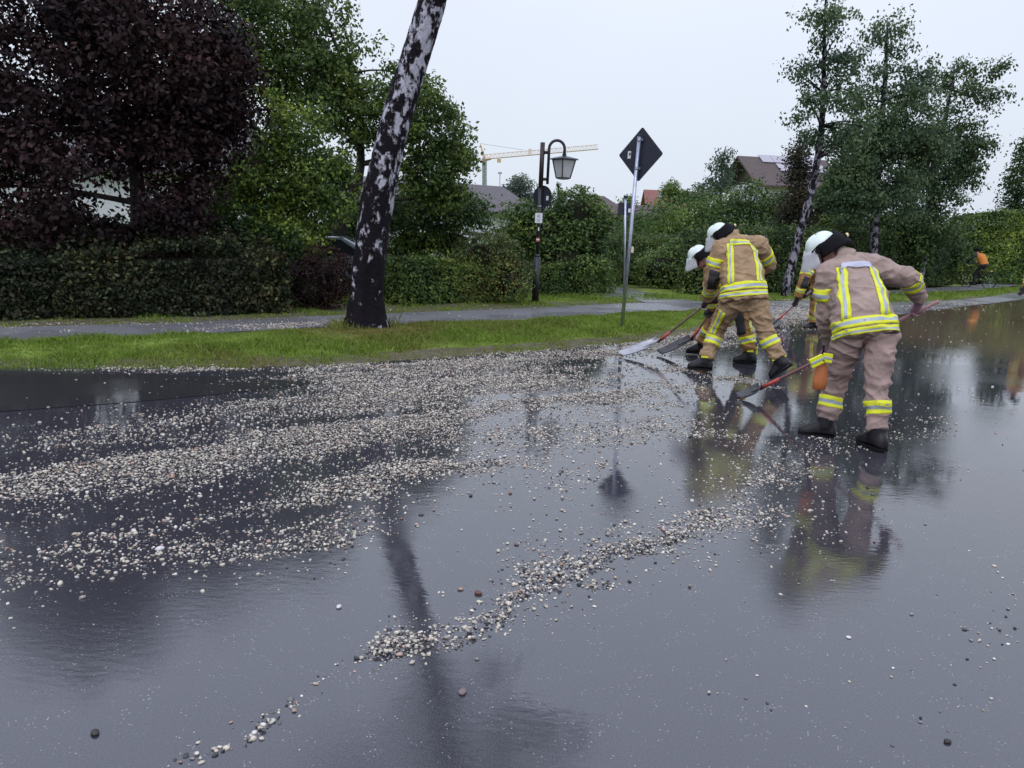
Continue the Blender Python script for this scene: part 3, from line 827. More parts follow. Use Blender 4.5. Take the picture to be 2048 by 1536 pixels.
bx = Z0(G(735, 662))
tpx = [(735, 662, .30), (733, 630, .262), (735, 570, .240), (741, 500, .232), (752, 420, .226), (770, 330, .220), (793, 235, .214), (822, 140, .208), (848, 60, .204), (868, -10, .20), (905, -150, .18), (950, -330, .15), (985, -520, .11), (1010, -700, .06)]
cl_ = spline([P(x, y, 11.63) - [0, 0, .04 if i == 0 else 0] for i, (x, y, r_) in enumerate(tpx)], 150)
rd_ = np.interp(np.linspace(0, 1, 150), np.linspace(0, 1, len(tpx)), [t[2] for t in tpx])
birch = tag(empty('birch_tree', bx), 'big leaning birch with black and white bark growing in the grass strip', 'tree')
V, SEG = [], 40
for i in range(150):
    for k in range(SEG):
        th = 2 * math.pi * k / SEG
        zz = cl_[i][2]
        r_ = rd_[i] * (1 + .09 * mn.noise((math.cos(th) * 1.5, math.sin(th) * 1.5, zz * 1.3)) + .075 * mn.noise((math.cos(th) * 5, math.sin(th) * 5, zz * 7)) + .03 * mn.noise((math.cos(th) * 11, math.sin(th) * 11, zz * 16)))
        low = max(0, 1 - zz / .6) ** 1.6
        r_ *= 1 + low * (.12 * math.cos(5 * th + 1) + .10 * math.cos(3 * th) + .22) 
        cav = math.exp(-((th - 4.95) / .20) ** 2) * max(0, min(1, (1.15 - zz) / .2)) * .22     # the hollow in the foot, towards the road
        r_ *= 1 - cav
        V.append(cl_[i] + np.array([math.cos(th), math.sin(th), 0]) * r_)
F = [(i * SEG + k, i * SEG + (k + 1) % SEG, (i + 1) * SEG + (k + 1) % SEG, (i + 1) * SEG + k) for i in range(149) for k in range(SEG)]
npmesh('trunk', V, F, M['birchbark'], birch, smooth=True)
top = [cl_[i] for i in (112, 120, 126, 132, 138, 144, 149)]
mbb = MB(); ccs = []
rr_ = random.Random(5)
for i, a in enumerate(top * 3):
    an = rr_.uniform(0, 6.28); ln = rr_.uniform(1.1, 2.3)
    mid = a + np.array([math.cos(an) * ln * .55, math.sin(an) * ln * .55, rr_.uniform(.3, .8)])
    q = a + np.array([math.cos(an) * ln, math.sin(an) * ln, rr_.uniform(-.6, .3)])
    if q[2] < 6.2: q[2] = 6.2 + rr_.uniform(0, .6)
    if mid[2] < 6.4: mid[2] = 6.5
    sp_ = spline([a, mid, q], 9); mbb.tube(sp_, np.linspace(.05, .008, 9), 6)
    ccs += [sp_[k] for k in (4, 5, 6, 7, 8)] + [sp_[k] - np.array([0, 0, rr_.uniform(.1, .6)]) for k in (5, 6, 7, 8)]
mbb.build('limb', M['bark'], birch, smooth=True)
pts_, ow_ = spread(np.array(ccs), 60, .26, 3)
ok = pts_[:, 2] > 6.1
leaf_mesh(pts_[ok], .06, PAL['birch'], 4, 'crown', birch, M['leaf'], ow_[ok], droop=1.2)

# garden trees on the left
tree('copper_tree', 'broad tree with dark purple leaves behind the left hedge', Z0(P(275, 600, 13.6)),
     [(Z0(P(275, 600, 13.6)), .17), (P(278, 470, 13.6), .14), (P(270, 330, 13.5), .11), (P(230, 180, 13.4), .07), (P(200, 20, 13.4), .03)],
     [B(150, 330, 13.2, 2.3, 1.8, 1.5, 110), B(240, 160, 13.3, 2.1, 1.8, 1.3, 110), B(60, 80, 13.2, 1.9, 1.7, 1.3, 60), B(380, 230, 13.3, 1.05, 1.2, 1.3, 65), B(300, 20, 13.4, 1.7, 1.5, .8, 44), B(120, 470, 13.0, 1.7, 1.2, .45, 40), B(340, 420, 13.2, .9, 1.1, .5, 30), B(90, -60, 13.4, 1.6, 1.4, .8, 36), B(60, -190, 13.6, 1.5, 1.3, .7, 34), B(-120, 250, 13.0, 1.4, 1.5, 2.0, 80), B(440, 150, 13.3, .55, .7, .9, 26)],
     PAL['purple'], .10, 120, .21, 100, m='leaf_dark', nlimb=26, limb_r=.06, holes=((222, 402, 75, 52), (140, 490, 48, 34), (45, 120, 36, 36), (425, 432, 26, 22)))
tree('fruit_tree', 'tall spreading green tree behind the leaning birch', Z0(P(660, 600, 17.2)),
     [(Z0(P(660, 600, 17.2)), .17), (P(672, 480, 17.2), .15), (P(708, 390, 17.2), .12), (P(722, 300, 17.3), .085), (P(700, 160, 17.4), .05), (P(640, 20, 17.4), .02)],
     [B(600, 70, 17.4, 1.5, 1.5, 1.2, 90), B(520, 20, 17.5, 1.2, 1.3, 1.0, 60), B(690, 160, 17.2, 1.15, 1.3, .9, 66), B(740, 230, 17.0, 1.3, 1.3, .65, 60), B(850, 250, 16.9, .85, 1.0, .75, 50), B(900, 300, 16.8, .50, .7, .55, 28), B(860, 360, 16.8, .7, .8, .5, 36), B(600, 180, 17.3, 1.2, 1.3, .8, 56), B(500, 130, 17.6, 1.0, 1.2, .9, 40), B(840, 180, 17.0, .4, .5, .3, 10), B(900, 395, 16.8, .55, .6, .22, 22)],
     PAL['green'], .095, 74, .165, 110, nlimb=30, limb_r=.07)
tree('lime_tree', 'lower yellow-green tree beside the purple tree with dark crooked limbs', Z0(P(560, 600, 15.6)),
     [(Z0(P(560, 600, 15.6)), .13), (P(575, 470, 15.6), .11), (P(600, 430, 15.5), .09), (P(650, 395, 15.5), .07), (P(700, 372, 15.6), .05), (P(735, 365, 15.7), .02)],
     [B(575, 270, 15.4, .85, .8, .75, 52), B(640, 360, 15.3, .7, .7, .45, 30), B(500, 350, 15.3, .9, .9, .55, 48), B(600, 400, 15.3, 1.1, .9, .4, 40), B(470, 430, 15.2, 1.0, .9, .5, 48), B(560, 470, 15.0, 1.0, .8, .35, 36), B(660, 330, 15.6, .45, .6, .3, 14)],
     PAL['lime'] + PAL['green'], .085, 90, .18, 120, nlimb=16, limb_r=.06)
tree('dark_tree', 'dark bushy tree low behind the birch trunk', Z0(P(690, 600, 18.4)),
     [(Z0(P(690, 600, 18.4)), .12), (P(700, 520, 18.4), .10), (P(705, 460, 18.4), .06)],
     [B(660, 470, 18.2, 1.0, .9, .55, 60), B(800, 420, 18.6, 1.2, 1.0, .5, 60), B(900, 420, 18.8, .9, .9, .45, 44), B(740, 440, 18.4, 1.0, .9, .6, 40), B(945, 425, 18.6, .55, .6, .3, 16)],
     PAL['dark'] + PAL['mid'], .085, 75, .20, 130, nlimb=10)
bush('understory', 'black-green thicket behind the left hedge', [(P(330, 520, 14.6), (1.5, .8, .9)), (P(480, 520, 14.4), (1.1, .7, .85)), (P(80, 500, 13.2), (1.6, .7, .7))], PAL['dark'], .085, 11000, 140, cat='bushes')

# hedges and shrubs left of the footpath
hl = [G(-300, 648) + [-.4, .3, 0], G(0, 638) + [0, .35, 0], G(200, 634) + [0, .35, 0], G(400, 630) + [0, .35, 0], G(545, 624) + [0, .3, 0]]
hedge('beech_hedge', 'long clipped green hedge, leaf colour darkened for shade, along the left footpath', hl, 1.0, [.98, .98, 1.0, 1.06, 1.02], PAL['shade'], .075, 950, 150, top_jit=.26)
bush('barberry_bush', 'dark purple shrub between the left hedge and the birch', [(P(625, 575, 14.3), (.55, .5, .50)), (P(650, 545, 14.4), (.42, .45, .42))], PAL['barberry'], .05, 9000, 160, m='leaf_dark')
hm = [G(770, 612) + [0, .35, 0], G(900, 606) + [0, .35, 0], G(1000, 603) + [0, .35, 0]]
hedge('ivy_hedge', 'low glossy ivy hedge right of the birch trunk', hm, .9, [.92, .92, .88], PAL['ivy'], .075, 1000, 170)
bush('spirea_bush', 'yellow-brown flowering shrub left of the street lamp', [(P(975, 525, 17.2), (.75, .6, .62)), (P(1010, 560, 17.0), (.55, .5, .50)), (P(930, 560, 17.0), (.6, .5, .5))], PAL['brownish'] + PAL['mid'], .06, 14000, 180)
bush('garden_bush', 'round mid-green garden shrub behind the ivy hedge', [(P(830, 490, 19.0), (.75, .6, .5)), (P(905, 490, 19.2), (.6, .6, .45)), (P(790, 520, 18.6), (.5, .5, .45))], PAL['mid'] + PAL['lime'], .06, 9500, 190)
bush('elder_bush', 'tall layered dark green shrub behind the street lamp', [(P(1090, 470, 20.6), (.85, .7, .75)), (P(1150, 440, 20.8), (.75, .7, .75)), (P(1050, 450, 20.8), (.55, .6, .55)), (P(1130, 530, 20.2), (.9, .6, .6)), (P(1178, 490, 20.8), (.45, .55, .8)), (P(1010, 500, 20.5), (.5, .5, .5))], PAL['mid'] + PAL['mid'] + PAL['dark'] + PAL['ivy'], .09, 24000, 200, lump=.3)
for i, (x, y, h, Y, lab) in enumerate([(1118, 372, 1.0, 22.5, 'small spruce tip above the tall shrub, nearest the lamp'), (1165, 378, .9, 22.8, 'small spruce tip above the right end of the tall shrub')]):
    t = tag(empty('spruce_tree', Z0(P(x, 560, Y))), lab, 'tree', 'spruce tips behind the lamp')
    tip = P(x, y, Y); r_ = np.random.default_rng(210 + i)
    q = []
    for k in range(16):
        zz = k / 16 * 1.9; nb = 7
        for j in range(nb):
            a = r_.uniform(0, 6.28); ln = .06 + zz * .30
            for u in np.linspace(.1, 1, 8):
                q.append(tip + [math.cos(a) * ln * u, math.sin(a) * ln * u, -zz - .03 + .10 * u * u])
    leaf_mesh(np.array(q) + r_.normal(0, .015, (len(q), 3)), .09, PAL['dark'], 215 + i, 'crown', t, M['leaf'], aspect=.3)
    MB().tube([Z0(tip), tip], [.07, .008], 7).build('trunk', M['bark'], t)
hs = [G(1083, 594) + [0, .3, 0], G(1150, 591) + [0, .3, 0], G(1205, 586) + [0, .3, 0]]
hedge('box_hedge', 'low rounded hedge right of the street lamp', hs, .8, [.72, .78, .80], PAL['ivy'] + PAL['mid'], .06, 1000, 220)
hedge('thuja_hedge', 'clipped yellow-green thuja hedge left of the narrow side path', [G(1215, 575) + [-.1, .3, 0], G(1205, 566) + [0, 2, 0], G(1200, 562) + [0, 7, 0]], 1.0, [1.55, 1.6, 1.7], PAL['thuja'], .06, 650, 230, droop=-1)
hedge('thuja_hedge', 'olive thuja hedge across the end of the side path', [(P(1225, 560, 27.5)), (P(1300, 560, 27.0)), (P(1370, 560, 26.5))], 1.0, [1.75, 1.55, 1.5], PAL['thuja'], .065, 650, 240, droop=-1)
bush('mixed_shrubs', 'mixed dark green shrubs right of the side path', [(P(1330, 545, 24.5), (.9, .8, .7)), (P(1385, 530, 25.0), (1.0, .8, 1.0)), (P(1290, 535, 26.5), (.7, .7, .6))], PAL['thuja'] + PAL['mid'], .085, 14000, 250, cat='bushes')
hedge('yew_hedge', 'long dark hedge behind the firefighters', [G(1385, 590), G(1480, 586) + [0, .3, 0], G(1600, 582), G(1750, 578) + [0, .5, 0], G(1905, 572) + [0, 1, 0]], 1.2, [1.75, 1.9, 2.0, 2.1, 2.2], PAL['dark'] + PAL['thuja'], .085, 520, 260)

# middle distance trees
tree('garden_tree', 'bushy green tree left of the brown-roofed house', Z0(P(1330, 560, 32)), [(Z0(P(1330, 560, 32)), .12), (P(1330, 470, 32), .1), (P(1330, 420, 32), .05)],
     [B(1330, 450, 32, 1.5, 1.2, 1.0, 60), B(1290, 465, 31, .9, .9, .7, 34), B(1400, 440, 33, 1.3, 1.2, 1.0, 56), B(1260, 450, 34, .8, .8, .6, 24)], PAL['mid'], .12, 55, .26, 270, nlimb=8)
tree('hedgerow_tree', 'rounded dark green tree below the brown-roofed house', Z0(P(1500, 560, 34)), [(Z0(P(1500, 560, 34)), .12), (P(1500, 470, 34), .1), (P(1500, 420, 34), .05)],
     [B(1450, 425, 34, 1.2, 1.2, .9, 50), B(1515, 410, 34, 1.1, 1.1, .9, 50), B(1570, 430, 34, 1.1, 1.1, .7, 44), B(1490, 460, 33, 2.0, 1.0, .6, 50)], PAL['mid'] + PAL['dark'], .13, 55, .27, 275, nlimb=8)
tree('weeping_birch', 'small pale drooping birch above the far shrubs', Z0(P(1440, 560, 46)), [(Z0(P(1440, 560, 46)), .12), (P(1440, 450, 46), .1), (P(1445, 330, 46), .05), (P(1452, 292, 46), .02)],
     [B(1440, 360, 46, .9, .9, 1.0, 34), B(1448, 318, 46, .35, .4, .7, 14), B(1420, 385, 46, .9, .9, .5, 22)], PAL['grey'] + PAL['birch'], .15, 40, .24, 280, nlimb=10, droop=2)
tree('cypress_tree', 'dark brown-green upright conifer in front of the house', Z0(P(1590, 560, 29)), [(Z0(P(1590, 560, 29)), .12), (P(1592, 450, 29), .1), (P(1600, 270, 29), .02)],
     [B(1592, 400, 29, .50, .5, 1.3, 60), B(1600, 320, 29, .38, .4, .8, 34), B(1590, 440, 29, .6, .6, .7, 40)], PAL['redbrown'], .10, 60, .20, 285, nlimb=8)
# three birches behind the firefighters
tree('birch_tree', 'slender birch with curved white trunk, first of three behind the firefighters', Z0(G(1570, 593)),
     [(Z0(G(1570, 593)), .14), (P(1583, 530, 23.2), .125), (P(1603, 455, 23.2), .115), (P(1630, 350, 23.2), .10), (P(1645, 230, 23.2), .08), (P(1648, 110, 23.2), .05), (P(1652, -20, 23.2), .02)],
     [B(1650, 40, 23.2, .75, .8, .75, 20), B(1640, 130, 23.2, .85, .9, .6, 17), B(1670, 200, 23.3, .95, .9, .7, 20), B(1610, 220, 23.2, .5, .5, .5, 8), B(1690, 280, 23.3, .8, .8, .6, 20), B(1620, 270, 23.2, .45, .5, .3, 7), B(1700, 120, 23.3, .5, .5, .5, 8)],
     PAL['birch'], .105, 64, .185, 300, bark='birchbark_far', nlimb=34, limb_r=.05, droop=1.2, fill=.5)
tree('birch_tree', 'straight white-stemmed birch, middle one of three behind the firefighters', Z0(P(1745, 580, 26.5)),
     [(Z0(P(1745, 580, 26.5)), .15), (P(1748, 500, 26.5), .14), (P(1752, 400, 26.5), .13), (P(1760, 280, 26.5), .10), (P(1770, 160, 26.5), .07), (P(1775, 40, 26.5), .02)],
     [B(1775, 90, 26.5, .8, .8, .9, 20), B(1760, 180, 26.5, 1.3, 1.2, .8, 30), B(1790, 250, 26.5, 1.6, 1.4, .9, 72), B(1740, 300, 26.5, 1.3, 1.2, .9, 66), B(1835, 310, 26.8, 1.2, 1.1, .9, 60), B(1700, 350, 26.3, .9, .9, .8, 34), B(1830, 180, 26.6, .9, .9, .8, 22), B(1760, 390, 26.5, 1.7, 1.3, .8, 70), B(1690, 400, 26.4, .9, .9, .8, 36)],
     PAL['birch'], .115, 66, .20, 310, bark='birchbark_far', nlimb=40, limb_r=.05, droop=1.2, fill=.5)
tree('birch_tree', 'wide-crowned birch, nearest the cyclist of three behind the firefighters', Z0(P(1838, 562, 31)),
     [(Z0(P(1838, 562, 31)), .17), (P(1845, 520, 31), .16), (P(1852, 460, 31), .14), (P(1868, 330, 31), .12), (P(1890, 240, 31), .08), (P(1910, 130, 31), .02)],
     [B(1900, 150, 31, 1.2, 1.1, .8, 22), B(1960, 190, 31, 1.0, 1.0, .9, 20), B(1870, 270, 31, 1.5, 1.3, 1.1, 66), B(1960, 290, 31, .9, .9, .5, 16), B(2000, 130, 31, .4, .4, .5, 5), B(1860, 380, 31, 1.8, 1.3, 1.1, 90), B(1920, 330, 31, .9, .9, .6, 30), B(1850, 460, 31, 1.8, 1.2, .9, 80), B(1780, 450, 30.5, 1.2, 1.1, .9, 50)],
     PAL['birch'] + PAL['dark'], .125, 66, .21, 320, bark='birchbark_far', nlimb=40, limb_r=.06, droop=1.0, fill=.5)
bush('laurel_bush', 'dark broad shrub under the birches just left of the cyclist', [(P(1870, 520, 35), (1.5, 1, 1.2))], PAL['dark'] + PAL['mid'], .12, 6000, 330)
bush('laurel_bush', 'dark shrub under the middle birch above the nearest firefighter', [(P(1785, 500, 30.5), (1.3, .8, 1.3))], PAL['dark'] + PAL['mid'], .12, 6000, 331)
bush('laurel_bush', 'dark shrub between the first and second birch trunks', [(P(1690, 490, 29.5), (1.4, .8, 1.2))], PAL['dark'] + PAL['mid'], .12, 6000, 332)
bush('hazel_bush', 'tall green shrub in front of the white house wall beside the birch trunk', [(P(1665, 420, 31), (1.0, .8, 1.0)), (P(1700, 380, 31.5), (.9, .8, 1.0))], PAL['mid'] + PAL['dark'], .12, 8000, 333)
hedge('garden_hedge', 'tall light green hedge behind the cyclist at the right', [P(1895, 560, 38), P(1960, 560, 38), P(2050, 550, 39), P(2140, 545, 41)], 1.6, [3.0, 3.3, 3.3, 3.2], PAL['mid'] + PAL['lime'], .13, 520, 340)
tree('conifer_tree', 'dense dark tree cut by the right edge of the picture', Z0(P(2060, 540, 52)), [(Z0(P(2060, 540, 52)), .2), (P(2060, 420, 52), .16), (P(2062, 300, 52), .03)],
     [B(2060, 380, 52, 1.9, 1.6, 2.0, 90), B(2068, 310, 52, 1.0, 1.0, 1.4, 40), B(2040, 440, 52, 1.6, 1.4, 1.0, 50)], PAL['dark'], .2, 50, .35, 350, nlimb=8)
tree('far_tree', 'grey-green tree, colour paled for haze, behind the crane side of the lamp', Z0(P(1040, 470, 70)), [(Z0(P(1040, 470, 70)), .25), (P(1040, 420, 70), .2), (P(1040, 370, 70), .05)],
     [B(1040, 372, 70, 1.2, 1.1, .9, 36), B(1050, 400, 70, 1.6, 1.3, .9, 40), B(1015, 385, 70, .6, .6, .5, 12)], PAL['grey'], .22, 40, .32, 360, nlimb=8)  # pale leaf palette stands in for haze at this distance
tree('far_tree', 'round far tree behind the small red-roofed house', Z0(P(1348, 440, 115)), [(Z0(P(1348, 440, 115)), .3), (P(1348, 400, 115), .25), (P(1348, 370, 115), .05)],
     [B(1345, 385, 115, 1.6, 1.4, 1.7, 46), B(1385, 400, 112, 2.2, 1.4, 1.2, 40)], PAL['mid'], .35, 40, .5, 365, nlimb=6)
tree('far_tree', 'round far tree behind the square sign on its pole', Z0(P(1256, 470, 60)), [(Z0(P(1256, 470, 60)), .2), (P(1256, 430, 60), .15), (P(1256, 400, 60), .04)],
     [B(1256, 405, 60, .55, .5, .5, 16), B(1230, 430, 62, 1.6, 1.2, .8, 36), B(1290, 428, 60, 1.3, 1.2, .7, 30)], PAL['mid'], .18, 40, .26, 370, nlimb=5)
hedge('field_hedge', 'distant green hedge line between the houses', [P(960, 450, 62), P(1200, 445, 66), P(1400, 445, 70), P(1600, 460, 75), P(1990, 470, 75)], 3.0, [2.6, 3.0, 3.4, 3.4, 3.4], PAL['mid'], .3, 26, 380)

# far hills
hv = []
for i in range(60):
    a = R(-60 + i * 2); d_ = 1500
    h = 34 + 10 * math.sin(i * .7) + 6 * math.sin(i * 1.9)
    hv += [(math.sin(a) * d_, math.cos(a) * d_, -2), (math.sin(a) * (d_ + 260), math.cos(a) * (d_ + 260), h)]
structure(npmesh('hills', hv, [(2 * i, 2 * i + 2, 2 * i + 3, 2 * i + 1) for i in range(59)], mat('far meadow', (.07, .10, .06), .9, var=.3, vscale=.02), smooth=True))

# ------------------------------------------------------------------ street lamp
lb = Z0(G(1070, 606)); LY = lb[1]
lamp = tag(empty('street_lamp', lb), 'black lamp post with curved arm and square hanging lantern', 'street lamp')
zt = P(1087, 285, LY)[2]
MB().tube([lb, lb + [0, 0, 1.0]], .075, 14).tube([lb + [0, 0, 1.0], lb + [0, 0, 1.06]], [.075, .045], 14).build('base_sleeve', M['iron'], lamp, smooth=True)
MB().tube([lb + [0, 0, 1.0], lb + [0, 0, zt - .9]], .04, 12).build('pole', M['iron'], lamp, smooth=True)
MB().tube([lb + [0, 0, zt - .92], lb + [0, 0, zt]], .050, 14).build('upper_sleeve', M['ironred'], lamp, smooth=True)
ax_ = .14
arc = [lb + [ax_, -.02, zt - .85], lb + [ax_, -.02, zt - .15]]
cxl = P(1129, 303, LY)[0] - lb[0]
rad_ = (cxl - ax_) / 2
for k in range(1, 17):
    a = math.pi - math.pi * k / 16
    arc.append(lb + [ax_ + rad_ + rad_ * math.cos(a), -.02, zt - .12 + rad_ * 1.05 * math.sin(a)])
arc.append(lb + [cxl, -.02, zt - .24])
MB().tube(arc, .030, 12).box(lb + [.08, -.01, zt - .2], (.05, .03, .03)).box(lb + [.08, -.01, zt - .75], (.05, .03, .03)).build('curved_arm', M['iron'], lamp, smooth=True)
lt = lb + [cxl, -.02, zt - .24]
def sq(h, w, dz=0):
    return [lt + [w * math.cos(a), w * math.sin(a), h] for a in (R(-100), R(-10), R(80), R(170))]
lan = MB()
lan.tube([lt + [0, 0, .03], lt + [0, 0, -.03]], .045, 12)
lan.rings([sq(-.02, .07), sq(-.065, .28), sq(-.085, .31), sq(-.095, .31), sq(-.088, .10)])
T_, B_ = -.10, -.47
for i in range(4):
    lan.tube([sq(T_, .245)[i], sq(B_, .150)[i]], .014, 6)
    lan.tube([sq(B_, .150)[i], sq(B_, .150)[(i + 1) % 4]], .014, 6)
    lan.tube([sq(T_ + .005, .245)[i], sq(T_ + .005, .245)[(i + 1) % 4]], .012, 6)
lan_o = lan.build('lantern', M['iron'], lamp)
for i in range(4):
    a, b = sq(T_, .238), sq(B_, .144)
    MB().add([a[i], a[(i + 1) % 4], b[(i + 1) % 4], b[i]], [(0, 1, 2, 3)]).build('pane', M['milk'], lan_o)
MB().rings([sq(B_ - .012, .15), sq(B_ - .03, .10), sq(B_ - .036, .03)]).build('bottom_cap', M['milk'], lan_o)
# plates on the post
rc = lb + [.03, -.085, P(1084, 393, LY)[2]]
n_ = unit((-.55, -.83, 0)); e1 = np.array([-n_[1], n_[0], 0]) * -1; e2 = np.array([0, 0, 1.])
disc = [(.235 * math.cos(2 * math.pi * k / 32), .235 * math.sin(2 * math.pi * k / 32)) for k in range(32)]
plate = MB().prism(disc, -.006, .0, rc + [0, .15, 0] + np.array([.02, 0, 0]), (e1, e2, n_)).build('round_sign_back', M['signback'], lamp)
MB().box(rc + [.02, .15, 0] + e1 * (-.13) + [0, 0, -.03] + n_ * .006, (.028, .045, .003), (e1, e2, n_)).build('sticker', M['white'], plate)
for dz in (.2, -.2):
    MB().tube([lb + [0, 0, rc[2] + dz - .012], lb + [0, 0, rc[2] + dz + .012]], .047, 12).build('clamp', M['zinc'], lamp)
wc = lb + [-.01, -.06, P(1075, 436, LY)[2]]
n_ = unit((-.1, -1, 0)); e1 = np.array([-n_[1], n_[0], 0])
def rrect(w, h, r_, k=4):
    o = []
    for sx, sy, a0 in ((1, 1, 0), (-1, 1, 90), (-1, -1, 180), (1, -1, 270)):
        for j in range(k + 1):
            a = R(a0 + 90 * j / k); o.append((sx * (w - r_) + r_ * math.cos(a), sy * (h - r_) + r_ * math.sin(a)))
    return o
ws = MB().prism(rrect(.078, .105, .012), 0, .004, wc, (e1, e2, n_)).build('white_sign', M['white'], lamp)
kp = MB()
for q in ([(-.025, .005), (-.012, .005), (-.012, .075), (-.025, .075)], [(-.012, .035), (.022, .075), (.036, .075), (.0, .035)], [(-.008, .038), (.006, .045), (.036, .005), (.020, .005)]):
    kp.prism(q, .004, .0055, wc, (e1, e2, n_))
for yy in (-.03, -.05, -.07):
    kp.prism([(-.035, yy), (.035, yy), (.035, yy + .007), (-.035, yy + .007)], .004, .0055, wc, (e1, e2, n_))
kp.build('sign_print', M['blue'], ws)
tm = lb + [-.005, -.043, P(1075, 479, LY)[2]]
tg = MB()
for j, m_i in ((1, 0), (0, 1), (-1, 0)):
    tg.box(tm + [0, 0, j * .03], (.035, .003, .015), (e1, n_, e2), m_i)
tg.build('trail_marker', [M['red'], M['white']], lamp)
for zz in (P(1075, 458, LY)[2], P(1074, 522, LY)[2]):
    MB().box(lb + [.0, -.043, zz], (.014, .003, .035)).build('sticker', M['white'], lamp)

# ------------------------------------------------------------------ diamond sign seen from behind
sb = Z0(G(1243, 661)); stp = P(1279, 272, sb[1])
sign = tag(empty('traffic_sign', sb), 'back of a dark diamond road sign on a leaning galvanised pole', 'traffic sign')
pd = unit(stp - sb)
MB().tube([sb - pd * .05, stp], .030, 16).build('pole', M['zinc'], sign, smooth=True)
MB().tube([stp, stp + pd * .02], [.033, .028], 16).build('pole_cap', M['iron'], sign, smooth=True)
cs = P(1281, 309, sb[1] + .05)
nn = unit(np.array([-.68, -.73, 0])); e1 = unit(np.array([.73, -.68, 0])); up_ = unit(np.cross(e1, nn) * -1)
up_ = pd - e1 * (pd @ e1); up_ = unit(up_)
hd = .425
dia = []
for (a, b) in ((1, 0), (0, 1), (-1, 0), (0, -1)):
    for s_ in (-1, 0, 1):
        ang = math.atan2(b, a) + s_ * R(32)
        dia.append(((hd - .045) * a + .03 * math.cos(ang), (hd - .045) * b + .03 * math.sin(ang)))
pl = MB().prism(dia, -.004, .004, cs, (e1, up_, nn)).build('sign_plate', M['signback'], sign)
MB().prism([(x * 1.0, y * 1.0) for x, y in dia], -.0055, -.0045, cs, (e1, up_, nn)).build('sign_face', mat('yellow sign face', (.7, .5, .03), .5), pl)
MB().box(cs - e1 * .21 + up_ * .0 + nn * .007, (.030, .058, .002), (e1, up_, nn)).build('sticker', M['white'], pl)
MB().box(cs - e1 * .20 + up_ * .012 + nn * .0095, (.014, .020, .001), (e1, up_, nn)).build('sticker_print', M['signback'], pl)
for dz in (.22, -.22):
    q = sb + pd * ((cs - sb) @ pd + dz)
    MB().tube([q - pd * .018, q + pd * .018], .036, 14).box(q + nn * -.035, (.05, .018, .008), (e1, up_, nn)).build('clamp', M['zinc'], sign)
MB().box(P(1262, 499, sb[1]) + [.02, -.022, 0], (.018, .004, .05)).build('sticker', M['crane_pink'], sign)

# far sign on a thin post
fb = Z0(P(1247, 600, 21)); ft = P(1251, 394, 21)
fs = tag(empty('traffic_sign', fb), 'small square sign back on a thin grey post by the side path', 'traffic sign')
MB().tube([fb, ft], .032, 10).build('pole', M['zinc'], fs, smooth=True)
pl = MB().box(P(1251, 418, 21) + [0, .04, 0], (.19, .012, .15)).build('sign_plate', M['signback'], fs)
MB().box(P(1259, 421, 21) + [0, .02, 0], (.03, .004, .05)).build('sticker', M['white'], pl)
MB().tube([ft - [0, 0, .02], ft + [0, 0, .03]], .05, 10).build('pole_cap', M['signback'], fs)

# ------------------------------------------------------------------ tower crane far away
cb = Z0(P(969, 470, 150)); ct = P(969, 316, 150)
crane = tag(empty('tower_crane', cb), 'orange and grey tower crane far behind the lamp', 'crane')
def lattice(mb, a, b, w, n, t, up=(0, 0, 1), tri=True):
    a, b = np.asarray(a, float), np.asarray(b, float); d_ = unit(b - a)
    s_ = unit(np.cross(d_, up)); u = np.cross(s_, d_)
    cor = [s_ * w, -s_ * w, u * w * 1.6] if tri else [s_ * w + u * w, s_ * w - u * w, -s_ * w - u * w, -s_ * w + u * w]
    for c in cor:
        mb.tube([a + c, b + c], t, 4)
    m_ = len(cor)
    for i in range(n):
        p0, p1 = a + (b - a) * i / n, a + (b - a) * (i + 1) / n
        for j in range(m_):
            mb.tube([p0 + cor[j], (p0 + p1) / 2 + cor[(j + 1) % m_]], t * .6, 4)
            mb.tube([(p0 + p1) / 2 + cor[(j + 1) % m_], p1 + cor[j]], t * .6, 4)
mb = MB(); lattice(mb, cb, ct, .33, 14, .10, up=(0, 1, 0), tri=False); mb.tube([cb, ct], .22, 6); mb.build('tower', M['crane_grey'], crane)
je = P(1196, 298, 150)
mb = MB(); lattice(mb, ct + [0, 0, -.2], je, .50, 26, .065); mb.build('jib', M['crane_pink'], crane)
mb = MB(); ap = P(960, 287, 150); mb.tube([ct, ap], [.28, .09], 6); mb.tube([ct + [1.2, 0, 0], ct + [-.8, 0, -.6]], .3, 6); mb.build('apex', M['crane_yellow'], crane)
MB().tube([ap, ct + (je - ct) * .34 + [0, 0, .9]], .035, 4).build('tie_rope', M['crane_grey'], crane)
MB().box(ct + (je - ct) * .13 + [0, 0, -.7], (.35, .3, .3)).build('trolley', M['crane_yellow'], crane)
MB().box(ct + (je - ct) * .40 + [0, 0, .45], (.3, .4, .5)).build('cabinet', M['crane_pink'], crane)
ant = tag(empty('antenna_mast', Z0(P(999, 440, 95))), 'thin grey mast on the skyline right of the crane tower', 'mast')
MB().tube([Z0(P(999, 440, 95)), P(1000, 345, 95)], .05, 5).box(P(1000, 346, 95), (.22, .22, .10)).build('mast', M['crane_grey'], ant)

